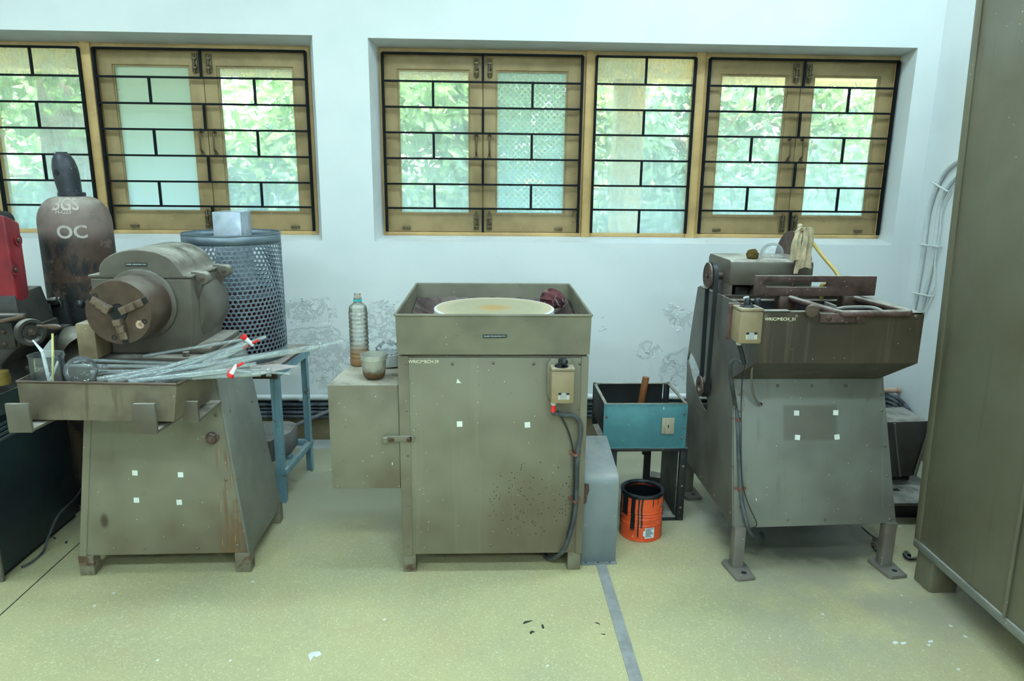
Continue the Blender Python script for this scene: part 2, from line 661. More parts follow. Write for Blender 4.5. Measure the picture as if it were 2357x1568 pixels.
struct('baseboard_back', B(XL, XR, YW - 0.012, YW, 0.0, 0.128), M_SKIRT, label='brown painted skirting splashed with white')
struct('trim_1', B(XL, XR, YW - 0.008, YW, 0.128, 0.238), M_BLACKBAND, label='black band on the wall above the skirting')
struct('baseboard_right', B(XR - 0.012, XR, YB, YW - 0.012, 0.0, 0.128), M_SKIRT, label='brown painted skirting of the right wall')
# dust-grey strip of floor along the skirting
struct('trim_2', B(XL, XR - 0.012, YW - 0.14, YW - 0.012, 0.0, 0.004), paint('grey_cement_margin', S(176, 184, 180), S(150, 158, 154), 0.6, white=0.9), label='pale cement margin at the foot of the back wall')

# ---------------------------------------------------------------- windows
M_WOOD = paint('tan_window_paint', S(168, 142, 92, 1.35), S(150, 126, 82, 1.35), 0.45, blotch=5, stain=S(104, 84, 52), stain_amt=0.22, stain_sc=7, white=0.14, dark=0.05, bump=0.1)
M_WOOD2 = paint('worn_tan_sash_paint', S(140, 122, 84, 1.25), S(120, 104, 70, 1.25), 0.5, blotch=4, stain=S(82, 70, 48), stain_amt=0.22, stain_sc=6, white=0.10, dark=0.30, bump=0.15)
M_BAR = plain('black_grille_paint', (0.006, 0.008, 0.010, 1), 0.6)
M_BAR.node_tree.nodes['Principled BSDF'].inputs['Specular IOR Level'].default_value = 0.15
M_BRASS = plain('tarnished_fittings', S(98, 88, 64), 0.45, 0.6)
M_PLASTER = paint('chipped_white_reveal', (0.76, 0.775, 0.77, 1), (0.68, 0.69, 0.68, 1), 0.6, blotch=3, stain=S(176, 156, 120), stain_amt=0.14, stain_sc=9, bump=0.4)
PANES = {k: pane_glass(k + '_pane', k) for k in ('clear', 'frost', 'pattern')}
FY0, FY1 = 3.93, 3.995                   # window frame depth
ROWZ = (1.916, 1.788, 1.660, 1.529, 1.397, 1.270)
BAR_Y = 3.905
FZ0, FZ1 = 1.122, 2.080


def rect(x0, x1, z0, z1):
    return [(x0, z0), (x1, z0), (x1, z1), (x0, z1)]


def tower_bolt(sash, x, z, s):
    mb = MB().box(x - 0.014, x + 0.014, FY0 - 0.006, FY0, z - 0.045, z + 0.045)
    mb.cyl((x, FY0 - 0.012, z - 0.055 * s), (x, FY0 - 0.012, z + 0.035 * s), 0.005, n=8)
    mb.cyl((x, FY0 - 0.012, z - 0.01), (x + 0.012, FY0 - 0.024, z - 0.01), 0.004, n=6)
    for dz in (-0.025, 0.02):
        mb.box(x - 0.011, x + 0.011, FY0 - 0.019, FY0 - 0.005, z + dz - 0.005, z + dz + 0.005)
    part(sash, 'tower_bolt', mb, M_BRASS, 0.001)


def sash(win, x0, x1, kind, hinge, label=None):
    """one casement leaf; hinge -1: meeting stile on the right"""
    st_l, st_r = 0.068, 0.068
    top, bot = 0.072, 0.095
    zt, zb = FZ1 - 0.030, FZ0 + 0.022
    px0, px1, pz0, pz1 = x0 + st_l, x1 - st_r, zb + bot, zt - top
    y0, y1 = FY0 + 0.004, FY0 + 0.040
    s = part(win, 'sash', MB().ring(rect(x0, x1, zb, zt), rect(px0, px1, pz0, pz1), 'y', y0, y1), M_WOOD2, 0.004, label=label)
    part(s, 'glazing_bead', MB().ring(rect(px0 - 0.002, px1 + 0.002, pz0 - 0.002, pz1 + 0.002), rect(px0 + 0.008, px1 - 0.008, pz0 + 0.008, pz1 - 0.008), 'y', y0 + 0.008, y1 - 0.006), M_WOOD2)
    part(s, 'pane', B(px0, px1, y0 + 0.016, y0 + 0.020, pz0, pz1), PANES[kind], label={'clear': 'dusty clear glass', 'frost': 'frosted glass', 'pattern': 'patterned glass'}[kind])
    xm = (x1 - st_r * 0.5) if hinge < 0 else (x0 + st_l * 0.5)
    tower_bolt(s, xm, zt - 0.06, 1)
    tower_bolt(s, xm, zb + 0.055, -1)
    zc = 1.60
    mb = MB().tube([(xm, y0, zc + 0.05), (xm, y0 - 0.022, zc + 0.042), (xm, y0 - 0.024, zc), (xm, y0 - 0.022, zc - 0.042), (xm, y0, zc - 0.05)], 0.005, 8, 4)
    for dz in (-0.055, 0.055):
        mb.prism([(xm - 0.012, zc + dz - 0.008), (xm + 0.012, zc + dz - 0.008), (xm, zc + dz + 0.016)], 'y', y0 - 0.004, y0)
    part(s, 'handle', mb, M_BRASS)
    xs = (x0 + 0.10) if hinge < 0 else (x1 - 0.10)
    part(s, 'stay_catch', B(xs - 0.022, xs + 0.022, y0 - 0.012, y0, zb + 0.012, zb + 0.026), M_BRASS, 0.002)
    return s


def window(n, op, bays, labels):
    w_ = bpy.data.objects.new('window_%d' % n, None)
    COL.objects.link(w_)
    w_['kind'] = 'structure'
    w_['label'] = labels
    x0, x1, z0, z1 = op
    # splayed plaster reveal
    rv = MB()
    fx0, fx1 = bays[0][1], bays[-1][2]
    o4, i4 = [(x0, z0), (x1, z0), (x1, z1), (x0, z1)], [(fx0, FZ0), (fx1, FZ0), (fx1, FZ1), (fx0, FZ1)]
    rv.add([(p[0], YW + 0.001, p[1]) for p in o4] + [(p[0], FY0 + 0.004, p[1]) for p in i4] + [(p[0], FY0 + 0.03, p[1]) for p in o4],
           [(i, (i + 1) % 4, 4 + (i + 1) % 4, 4 + i) for i in range(4)] + [(4 + i, 4 + (i + 1) % 4, 8 + (i + 1) % 4, 8 + i) for i in range(4)])
    part(w_, 'reveal', rv, M_PLASTER, smooth=0)
    fr = MB().ring(rect(fx0, fx1, FZ0, FZ1), rect(fx0 + 0.022, fx1 - 0.022, FZ0 + 0.020, FZ1 - 0.026), 'y', FY0, FY1)
    part(w_, 'frame', fr, M_WOOD, 0.003)
    for i, (kind, a, b, gl) in enumerate(bays):
        if i:
            part(w_, 'mullion', B(bays[i - 1][2], a, FY0 - 0.012, FY1, FZ0 - 0.004, FZ1 + 0.004), M_WOOD, 0.004)
        a2, b2 = a + (0.020 if kind == 'pair' else 0.004), b - (0.020 if kind == 'pair' else 0.004)
        if kind == 'pair':
            m_ = (a2 + b2) / 2
            sash(w_, a2 + 0.004, m_ - 0.001, gl[0], -1)
            sash(w_, m_ + 0.001, b2 - 0.004, gl[1], 1)
            part(w_, 'meeting_strip', B(m_ - 0.012, m_ + 0.012, FY0 + 0.041, FY0 + 0.050, FZ0 + 0.022, FZ1 - 0.030), M_WOOD2, 0.001)
            for xj in (a2 - 0.002, b2 - 0.010):
                part(w_, 'jamb_stop', B(xj, xj + 0.012, FY0 + 0.041, FY0 + 0.050, FZ0 + 0.02, FZ1 - 0.026), M_WOOD2, 0.001)
            if i:
                part(w_, 'jamb_lining', B(a, a + 0.018, FY0 + 0.002, FY1, FZ0 + 0.02, FZ1 - 0.02), M_WOOD, 0.002)
            if i < len(bays) - 1:
                part(w_, 'jamb_lining', B(b - 0.018, b, FY0 + 0.002, FY1, FZ0 + 0.02, FZ1 - 0.02), M_WOOD, 0.002)
        else:
            part(w_, 'pane', B(a - 0.002, b + 0.002, FY0 + 0.03, FY0 + 0.034, FZ0 + 0.012, FZ1 - 0.012), PANES[gl[0]], label='dusty clear glass of the fixed light')
        g = bpy.data.objects.new('grille', None)
        COL.objects.link(g)
        g.parent = w_
        zz = [FZ1 - 0.028] + list(ROWZ) + [FZ0 + 0.022]
        for z in ROWZ:
            part(g, 'bar', B(a2 - 0.006, b2 + 0.006, BAR_Y - 0.005, BAR_Y + 0.005, z - 0.005, z + 0.005), M_BAR)
        for k in range(7):
            if kind == 'pair':
                xs = [(a2 + b2) / 2] if k % 2 == 0 else [a2 + (b2 - a2) * 0.25, a2 + (b2 - a2) * 0.75]
            else:
                xs = [(a2 + b2) / 2] if k % 2 == 0 else []
            for x in xs:
                part(g, 'upright', B(x - 0.006, x + 0.006, BAR_Y - 0.004, BAR_Y + 0.006, zz[k + 1], zz[k]), M_BAR)
        for x in (a2, b2):
            part(g, 'upright', B(x - 0.006, x + 0.006, BAR_Y - 0.004, BAR_Y + 0.016, zz[7], zz[0]), M_BAR)
        part(g, 'bar', B(a2, b2, BAR_Y - 0.004, BAR_Y + 0.016, zz[0] - 0.005, zz[0] + 0.005), M_BAR)
    return w_


window(1, W1, [('pair', -3.595, -2.570, ('clear', 'clear')), ('fixed', -2.520, -2.040, ('clear',)), ('pair', -1.990, -0.892, ('frost', 'clear'))],
       'left window with black grille, tan casements and one frosted pane')
window(2, W2, [('pair', -0.542, 0.533, ('clear', 'pattern')), ('fixed', 0.582, 1.110, ('clear',)), ('pair', 1.162, 2.208, ('clear', 'clear'))],
       'right window with black grille, tan casements and one patterned pane')

# ---------------------------------------------------------------- outside
M_SOIL = plain('leaf_litter_ground', S(150, 150, 110), 0.9)
M_PILLAR = paint('cream_pillar_paint', S(190, 182, 136), S(172, 166, 124), 0.6)
M_BARK = paint('grey_bark', S(120, 112, 100), S(84, 78, 70), 0.8, blotch=8, bump=0.6)
solo('garden_ground', B(-14, 16, TH + 0.02, 26, -0.5, -0.3), M_SOIL, 'leaf strewn garden ground outside the windows', 'ground', kind='structure')
solo('verandah_pillar', B(0.885, 1.075, 4.93, 5.12, -0.3, 2.07), M_PILLAR, 'cream painted square pillar just outside the right window', 'pillar', 0.008)
solo('verandah_beam', B(-5.2, 4.5, 4.90, 5.14, 2.071, 2.42), M_PILLAR, 'cream painted beam running above the pillar outside', 'beam', 0.008)
solo('verandah_roof', B(-5.2, 4.5, TH + 0.01, 5.4, 2.421, 2.52), M_PILLAR, 'concrete sunshade slab above the windows outside', 'roof')


def leaf_mat(name, c1, c2):
    t = NT(name)
    oi = t.n('ShaderNodeNewGeometry')
    col = t.mix(oi.outputs['Random Per Island'], c1, c2)
    t.b.inputs['Roughness'].default_value = 0.5
    tl = t.n('ShaderNodeBsdfTranslucent')
    t.link(col, tl.inputs[0])
    t.link(col, t.b.inputs['Base Color'])
    ms = t.n('ShaderNodeMixShader')
    ms.inputs[0].default_value = 0.5
    t.link(t.b.outputs[0], ms.inputs[1])
    t.link(tl.outputs[0], ms.inputs[2])
    t.link(ms.outputs[0], t.out.inputs[0])
    return t.m


M_LEAF = [leaf_mat('bright_leaves', (0.15, 0.30, 0.10, 1), (0.36, 0.50, 0.22, 1)), leaf_mat('blue_green_leaves', (0.10, 0.20, 0.14, 1), (0.24, 0.38, 0.26, 1)),
          leaf_mat('yellow_green_leaves', (0.26, 0.36, 0.12, 1), (0.46, 0.56, 0.26, 1))]


def tree(name, label, base, h, tr, crown, n, leaf, seed, mat, lean=(0, 0)):
    rnd = random.Random(seed)
    T = thing(name, label, 'tree', base, 'trees and bushes outside the windows')
    bx, by, bz = base
    top = (bx + lean[0], by + lean[1], bz + h)
    mid = (bx + lean[0] * 0.4 + 0.05, by + lean[1] * 0.4, bz + h * 0.5)
    part(T, 'trunk', MB().tube([base, mid, top], tr, 10, 6, rads=(tr * 1.15, tr * 0.6)), M_BARK)
    for k in range(4):
        a = rnd.uniform(0, 6.28)
        q = Vector(mid).lerp(Vector(top), rnd.uniform(0.1, 0.9))
        e = q + Vector((math.cos(a) * crown[0] * 0.7, math.sin(a) * crown[1] * 0.7, rnd.uniform(-0.1, 0.5) * crown[2]))
        part(T, 'branch', MB().tube([q, q.lerp(e, 0.5) + Vector((0, 0, 0.08)), e], tr * 0.3, 6, 4, rads=(tr * 0.35, tr * 0.1)), M_BARK)
    mb = MB()
    cz = bz + h - crown[2] * 0.2
    clumps = [(rnd.gauss(0, 0.45), rnd.gauss(0, 0.45), rnd.gauss(0, 0.45)) for _ in range(34)]
    for k in range(n):
        cx, cy, c3 = clumps[rnd.randrange(len(clumps))]
        p = Vector((top[0] + (cx + rnd.gauss(0, 0.14)) * crown[0], top[1] + (cy + rnd.gauss(0, 0.14)) * crown[1], cz + (c3 + rnd.gauss(0, 0.14)) * crown[2]))
        a = Vector((rnd.gauss(0, 1), rnd.gauss(0, 1), rnd.gauss(-0.4, 0.6))).normalized()
        b = a.cross(Vector((rnd.gauss(0, 1), rnd.gauss(0, 1), rnd.gauss(0, 1)))).normalized()
        L = leaf * rnd.uniform(0.6, 1.3)
        c = a.cross(b) * L * 0.12
        mb.add([p, p + a * L * 0.5 + b * L * 0.24 + c, p + a * L, p + a * L * 0.5 - b * L * 0.24 + c], [(0, 1, 2), (0, 2, 3)])
    me = MB.mesh(mb.xf(world_of(T).inverted()), 'foliage', smooth=0)
    me.materials.append(mat)
    o = bpy.data.objects.new('foliage', me)
    COL.objects.link(o)
    o.parent = T
    o['kind'] = 'stuff'


tree('broad_tree', 'thick grey trunk tree outside the left window', (-3.45, 6.0, -0.3), 3.2, 0.20, (1.6, 1.2, 1.2), 2400, 0.16, 1, M_LEAF[0], (0.15, 0))
tree('leafy_tree', 'bright leafy tree behind the clear casement of the left window', (-1.6, 8.6, -0.3), 2.9, 0.09, (1.7, 1.2, 1.5), 4200, 0.17, 2, M_LEAF[0])
tree('leafy_tree', 'leafy tree seen through the leftmost pane of the right window', (-0.35, 7.6, -0.3), 2.4, 0.07, (1.3, 0.9, 1.5), 3600, 0.17, 3, M_LEAF[0], (0.2, 0))
tree('leafy_tree', 'leafy tree behind the patterned pane', (0.9, 9.2, -0.3), 2.8, 0.08, (1.6, 1.0, 1.6), 3600, 0.17, 4, M_LEAF[2])
tree('leafy_tree', 'leafy tree right of the cream pillar', (2.3, 8.2, -0.3), 2.3, 0.07, (1.3, 1.0, 1.5), 3400, 0.16, 5, M_LEAF[1])
tree('leafy_tree', 'bright leafy tree behind the rightmost casement', (4.0, 8.8, -0.3), 2.6, 0.08, (1.8, 1.2, 1.6), 4200, 0.18, 6, M_LEAF[0])
tree('leafy_tree', 'leafy tree at the far left beyond the thick trunk', (-4.9, 8.6, -0.3), 2.7, 0.10, (1.6, 1.2, 1.5), 3400, 0.17, 8, M_LEAF[0])
for k, (x, y, m, lb) in enumerate(((-4.2, 7.6, 1, 'low blue green bush under the thick trunk tree'), (-2.4, 7.6, 1, 'low blue green bush left of the frosted pane'), (-0.6, 7.0, 1, 'low bush below the leaves of the leftmost right window pane'),
                                   (1.5, 7.2, 1, 'low blue green bush around the cream pillar'), (2.6, 6.6, 1, 'low bush in the lower right window beside the pillar'), (3.9, 7.0, 1, 'low bush at the right end of the garden'))):
    tree('low_bush', lb, (x, y, -0.3), 1.1, 0.03, (1.2, 0.7, 1.0), 2200, 0.15, 20 + k, M_LEAF[m])
# a long pale shed far behind, blue stripe over a yellow one
sh = thing('garden_shed', 'long low shed with blue and yellow bands far behind the trees', 'shed', (3.4, 12.5, -0.3))
part(sh, 'wall', B(0.5, 8.5, 12.5, 14.5, -0.3, 1.25), paint('grey_shed_wall', S(120, 130, 130), S(96, 104, 108), 0.7))
part(sh, 'yellow_band', B(0.48, 8.52, 12.46, 14.5, 1.251, 1.40), plain('yellow_band_paint', S(226, 206, 110), 0.6))
part(sh, 'blue_band', B(0.46, 8.54, 12.44, 14.5, 1.401, 1.62), plain('blue_band_paint', S(150, 190, 230), 0.6))
part(sh, 'roof', MB().prism([(12.3, 1.621), (14.7, 1.621), (13.5, 2.1)], 'x', 0.3, 8.7), plain('pale_shed_roof', S(220, 224, 220), 0.6))

# ---------------------------------------------------------------- shared machine materials
OL1, OL2 = S(118, 117, 98), S(99, 92, 75)
M_OLIVE = paint('olive_machine_paint', OL1, OL2, 0.42, blotch=2.2, stain=S(88, 78, 60), stain_amt=0.24, stain_sc=5, streak=S(96, 90, 70), streak_amt=0.25, white=0.16, dark=0.05, dust=0.55)
M_GREY = paint('grey_machine_paint', S(116, 120, 110), S(98, 100, 92), 0.42, blotch=2.4, stain=S(82, 76, 64), stain_amt=0.14, stain_sc=4, streak=S(94, 88, 76), streak_amt=0.3, white=0.22, dark=0.05, dust=0.6)
M_DGREY = paint('grey_brown_cast_paint', S(98, 96, 84), S(80, 74, 63), 0.45, blotch=3, stain=S(72, 62, 50), stain_amt=0.26, stain_sc=5, dust=0.75, bump=0.3)
M_STEEL = paint('browned_steel', S(92, 77, 65), S(68, 54, 44), 0.42, 0.35, blotch=6, stain=S(110, 76, 48), stain_amt=0.18, stain_sc=8, dust=0.3)
M_RUST = paint('rusty_brown_steel', S(96, 76, 68), S(66, 50, 44), 0.6, 0.2, blotch=16, stain=S(120, 84, 58), stain_amt=0.16, stain_sc=10, white=0.7, dust=0.75, bump=0.6)
M_RUBBER = plain('black_rubber', (0.018, 0.02, 0.023, 1), 0.5)
M_CABLE = paint('dusty_black_cable', S(52, 56, 58), S(78, 84, 86), 0.5, blotch=9)
M_BAKELITE = plain('black_bakelite', (0.012, 0.014, 0.018, 1), 0.28)
M_STICKER = plain('white_foam_sticker', (0.86, 0.88, 0.82, 1), 0.7)
M_TAPE = plain('black_label_tape', (0.010, 0.014, 0.022, 1), 0.35)
M_CREAM_LETTER = plain('cream_lettering', S(226, 220, 190), 0.6)
M_WHITE_LETTER = plain('white_lettering', (0.80, 0.82, 0.80, 1), 0.6)
M_BEIGE = paint('beige_switch_paint', S(142, 128, 98), S(120, 107, 80), 0.45, blotch=5, white=0.4, dust=0.7, stain=S(112, 98, 70), stain_amt=0.14)
M_DARK = plain('dark_metal_and_hole_shade', (0.012, 0.012, 0.012, 1), 0.7)  # dark parts; also paints the shade inside flat hole and slot discs
M_CLIP = paint('rusty_clip', S(120, 80, 62), S(92, 60, 46), 0.6)
M_GLASS_T = thin_glass('tube_lab_glass', 0.10, 0.22, 0.7)
M_GLASS_V = thin_glass('vessel_lab_glass', 0.045, 0.45, 0.9)
M_JAW = paint('worn_bright_steel', S(122, 108, 92), S(90, 76, 62), 0.38, 0.4, blotch=12, dust=0.2)
M_RED = plain('red_plastic', S(214, 40, 40), 0.35)
M_PTFE = plain('white_plastic', (0.86, 0.87, 0.86, 1), 0.4)
M_INSTRUMENT = plain('aluminium_plate', S(196, 200, 190), 0.5)

_SCREW = MB().lathe([(0.0, 0.0035), (0.0035, 0.003), (0.0055, 0.0012), (0.006, 0.0)], (0, 0, 0), (0, -1, 0), 10)
ME_SCREW = _SCREW.mesh('screw')
ME_SCREW.materials.append(paint('grey_screw', S(112, 107, 92), S(90, 84, 70), 0.45, 0.2))
_HEX = MB().cyl((0, 0, 0), (0, -0.007, 0), 0.009, n=6)
_HEX.cyl((0, -0.007, 0), (0, -0.010, 0), 0.005, n=10)
ME_HEX = _HEX.mesh('bolt', 0.0008)
ME_HEX.materials.append(M_STEEL)


def facing(nrm):
    """rotation that turns the -Y pieces to face nrm"""
    return Vector((0, -1, 0)).rotation_difference(Vector(nrm).normalized()).to_matrix()


def screws(root, pts, nrm=(0, -1, 0), me=None, name='screw'):
    for p in pts:
        same(root, name, me or ME_SCREW, p, facing(nrm))


def stickers(root, pts, nrm, up, s=0.0105, seed=0):
    rnd = random.Random(seed)
    for p in pts:
        n_ = Vector(nrm).normalized()
        r_ = Vector(up).cross(n_).normalized()
        u_ = n_.cross(r_)
        a = rnd.uniform(-0.14, 0.14)
        r2, u2 = r_ * math.cos(a) + u_ * math.sin(a), -r_ * math.sin(a) + u_ * math.cos(a)
        q = Vector(p)
        lo = [q + (r2 * i + u2 * j) * s for i, j in ((-1, -1), (1, -1), (1, 1), (-1, 1))]
        part(root, 'foam_sticker', MB().hull8(lo, [v + n_ * 0.003 for v in lo]), M_STICKER, label='small square white foam sticker')


# ---------------------------------------------------------------- cone grinding machine
def rust_run(t, col):
    # rust and grinding slurry that ran down from the big nut on the pedestal front (object origin = machine base)
    x, y, z = t.xyz()
    s1 = t.noise(1.0, 5, 0.7, t.scaled((60, 60, 2.2)))
    band = t.mul(t.step(x, 0.185, 0.225), t.step(x, 0.325, 0.29))
    zt = t.step(z, 0.50, 0.44)
    low = t.step(z, 0.32, 0.08)
    m = t.mul(t.mul(band, zt), t.step(t.math('ADD', s1, t.mul(low, 0.07)), 0.45, 0.62))
    col = t.mix(t.mul(m, 0.75), col, S(102, 78, 54))
    m2 = t.mul(t.mul(band, zt), t.step(t.noise(1.0, 4, 0.6, t.scaled((90, 90, 2.6), (5, 0, 0))), 0.60, 0.66))
    col = t.mix(t.mul(m2, 0.8), col, S(176, 138, 76))
    d = t.mul(t.math('SUBTRACT', x, -0.205), 26)
    e = t.mul(t.math('SUBTRACT', z, 0.21), 14)
    spot = t.step(t.math('ADD', t.mul(d, d), t.mul(e, e)), 0.25, 0.0)
    return t.mix(t.mul(spot, 0.85), col, S(62, 50, 38))


M_OLIVE_RUN = paint('olive_paint_with_rust_run', OL1, OL2, 0.42, blotch=2.2, stain=S(88, 78, 60), stain_amt=0.24, stain_sc=5, streak=S(96, 90, 70), streak_amt=0.25, white=0.1, dark=0.05, dust=0.5, extra=rust_run)
M_TRAY1 = paint('scraped_olive_tray', S(108, 102, 83), S(86, 78, 63), 0.42, blotch=5, stain=S(74, 60, 46), stain_amt=0.24, stain_sc=6, streak=S(72, 60, 46), streak_amt=0.65, white=0.3, dust=0.3)

cg = thing('cone_grinding_machine', 'olive grinding machine with three-jaw chuck and hump cover beside the glass tubes', 'machine', (-1.17, 2.62, 0))
ft = {}
CB = [(-1.472, 2.415, 0.075), (-0.868, 2.425, 0.075), (-0.868, 2.845, 0.075), (-1.472, 2.845, 0.075)]
CT = [(-1.395, 2.475, 0.780), (-0.955, 2.475, 0.780), (-0.955, 2.80, 0.780), (-1.395, 2.80, 0.780)]
part(cg, 'pedestal', MB().hull8(CB, CT), M_OLIVE_RUN, 0.008)


def pedestal_front(x, z):
    k = (z - 0.075) / 0.705
    return Vector((x, 2.42 + 0.055 * k, z))


FN = Vector((0, -0.705, 0.055)).normalized()
# angle strip down the left front corner and folded flange of the right side panel
for (xb, xt, w_) in ((-1.474, -1.397, 0.026),):
    lo = [Vector((xb, 2.412, 0.074)), Vector((xb + w_, 2.412, 0.074)), Vector((xb + w_, 2.44, 0.074)), Vector((xb, 2.44, 0.074))]
    hi = [Vector((xt, 2.472, 0.78)), Vector((xt + w_, 2.472, 0.78)), Vector((xt + w_, 2.50, 0.78)), Vector((xt, 2.50, 0.78))]
    part(cg, 'corner_strip', MB().hull8(lo, hi), M_OLIVE, 0.002)
sp = MB().hull8([(-0.870, 2.423, 0.066), (-0.862, 2.423, 0.066), (-0.862, 2.846, 0.066), (-0.870, 2.846, 0.066)],
                [(-0.957, 2.473, 0.781), (-0.949, 2.473, 0.781), (-0.949, 2.80, 0.781), (-0.957, 2.80, 0.781)])
part(cg, 'side_panel', sp, M_GREY, 0.002)
for (x0, x1, y0, y1) in ((-1.478, -1.424, 2.41, 2.46), (-0.918, -0.862, 2.42, 2.47), (-0.918, -0.858, 2.80, 2.845), (-1.478, -1.424, 2.80, 2.845)):
    part(cg, 'leg', B(x0, x1, y0, y1, 0, 0.078), paint('rusty_olive_leg', OL1, OL2, 0.5, stain=S(80, 60, 44), stain_amt=0.5, stain_sc=9) if not ft else ft['leg'], 0.003)
    ft['leg'] = bpy.data.materials['rusty_olive_leg']
screws(cg, [pedestal_front(x, z) for x, z in ((-1.435, 0.10), (-1.24, 0.10), (-1.05, 0.10), (-0.905, 0.11), (-1.425, 0.33), (-0.935, 0.36), (-0.955, 0.60), (-1.40, 0.57))], FN)
SN = Vector((0.705, 0, 0.087)).normalized()
screws(cg, [(-0.862 - 0.087 * (z - 0.066) / 0.715, y, z) for y, z in ((2.46, 0.12), (2.58, 0.10), (2.70, 0.09), (2.80, 0.12), (2.46, 0.36), (2.78, 0.34), (2.52, 0.60), (2.75, 0.56))], SN)
stickers(cg, [pedestal_front(at(px, py, y=2.45).x, at(px, py, y=2.45).z) + FN * 0.0005 for px, py in ((313, 1087), (418, 1091), (319, 1147), (417, 1152))], FN, (0, 0, 1), 0.0095, 3)
nb = pedestal_front(at(491, 1006, y=2.46).x, at(491, 1006, y=2.46).z)
mb = MB().cyl(nb, nb + FN * 0.008, 0.023, n=20)
mb.cyl(nb + FN * 0.008, nb + FN * 0.024, 0.019, n=6)
mb.cyl(nb + FN * 0.024, nb + FN * 0.034, 0.010, n=14)
part(cg, 'hex_nut', mb, M_RUST, 0.001, label='large rusty hex nut with washer')

# tray in front of the chuck, carried by flat brackets
ZR, ZB_ = 0.790, 0.668
rim = [at(38, 879, z=ZR), at(407, 885, z=ZR), at(495, 853, z=ZR), Vector((-1.50, 2.445, ZR))]
bot = [at(52, 966, z=ZB_), at(400, 971, z=ZB_), Vector((-0.955, 2.415, ZB_)), Vector((-1.49, 2.43, ZB_))]
rim[2] = Vector((-0.925, 2.41, ZR))
cen = sum(rim, Vector()) / 4


def open_tray(rim, bot, wall):
    """open sheet-metal tray between an upper and a lower quadrilateral"""
    c1, c0 = sum(rim, Vector()) / 4, sum(bot, Vector()) / 4
    ri = [p + (c1 - p).normalized() * wall * 1.3 for p in rim]
    bi = [p + (c0 - p).normalized() * wall * 1.3 + Vector((0, 0, wall)) for p in bot]
    mb = MB()
    fs = [(3, 2, 1, 0)] + [(i, (i + 1) % 4, 4 + (i + 1) % 4, 4 + i) for i in range(4)] + [(4 + i, 4 + (i + 1) % 4, 8 + (i + 1) % 4, 8 + i) for i in range(4)]
    fs += [(8 + i, 8 + (i + 1) % 4, 12 + (i + 1) % 4, 12 + i) for i in range(4)] + [(12, 13, 14, 15)]
    return mb.add(list(bot) + list(rim) + ri + bi, fs)


tray = part(cg, 'tray', open_tray(rim, bot, 0.004), M_TRAY1, 0.001, smooth=20)
rl = MB()
for i in range(4):
    rl.cyl(rim[i], rim[(i + 1) % 4], 0.0045, n=8)
part(tray, 'rolled_rim', rl, M_STEEL)


def flat_bracket(px0, px1, py0, py1, y, dx, dz0):
    """upturned flat bar: plate in front of the tray and the arm running back to the pedestal"""
    a, b = at(px0, py1, y=y), at(px1, py0, y=y)
    mb = MB().box(a.x, b.x, y, y + 0.012, a.z, b.z)
    mb.hull8([(a.x, y + 0.004, a.z + 0.002), (b.x, y + 0.004, a.z + 0.002), (b.x + dx, 2.45, a.z + 0.002), (a.x + dx, 2.45, a.z + 0.002)],
             [(a.x, y + 0.004, a.z + 0.012), (b.x, y + 0.004, a.z + 0.012), (b.x + dx, 2.45, a.z + 0.012), (a.x + dx, 2.45, a.z + 0.012)])
    part(cg, 'tray_bracket', mb, M_DGREY, 0.002)


flat_bracket(20, 64, 930, 997, 2.165, 0.03, 0)
flat_bracket(313, 355, 930, 1000, 2.165, 0.03, 0)
p = at(423, 972, y=2.262)
q = at(455, 924, y=2.262)
part(cg, 'tray_bracket', MB().box(p.x, q.x, 2.258, 2.270, p.z, q.z).box(p.x, q.x, 2.262, 2.47, p.z, p.z + 0.010), M_DGREY, 0.002)

# base plate, headstock body and hinged hump cover
part(cg, 'base_plate', B(-1.41, -0.985, 2.50, 2.92, 0.781, 0.803), M_DGREY, 0.004)
HX, HF, HB = -1.215, 2.55, 2.86
ZS = 1.080                                        # split line of the cover
body = []
for i in range(9):
    t_ = i / 8
    body.append((HX - 0.172 + 0.006 * t_, ZS - (ZS - 0.804) * t_))
bl = [(-1.388, ZS), (-1.386, 0.99), (-1.378, 0.93), (-1.362, 0.87), (-1.35, 0.804)]
br = [(-1.06, 0.804), (-1.046, 0.87), (-1.040, 0.93), (-1.038, 0.99), (-1.038, ZS)]
hs = part(cg, 'headstock', MB().prism(bl + br, 'y', HF, HB), M_DGREY, 0.010, seg=3)
bulge = MB().lathe([(0.001, 0.0), (0.10, 0.004), (0.135, 0.018), (0.150, 0.045), (0.152, 0.23), (0.135, 0.255), (0.0, 0.26)], (HX + 0.055, HF + 0.05, 0.955), (0, 1, 0), 28)
part(cg, 'bearing_bulge', bulge, M_DGREY)
lug = MB()
lug.box(-1.40, -0.99, HF + 0.005, HB + 0.01, 0.804, 0.826)
part(cg, 'headstock_flange', lug, M_DGREY, 0.006)
hump = [(-1.392, ZS), (-1.392, ZS + 0.012), (-1.350, ZS + 0.014)]
for i in range(15):
    a = math.pi * (0.93 - 0.86 * i / 14)
    hump.append((HX + 0.002 + 0.142 * math.cos(a), ZS + 0.010 + 0.092 * math.sin(a) ** 0.9))
hump += [(-1.060, ZS + 0.012), (-1.032, ZS + 0.010), (-1.032, ZS)]
cv = part(cg, 'hinged_cover', MB().prism(hump, 'y', HF - 0.004, HB), M_DGREY, 0.007, seg=3)
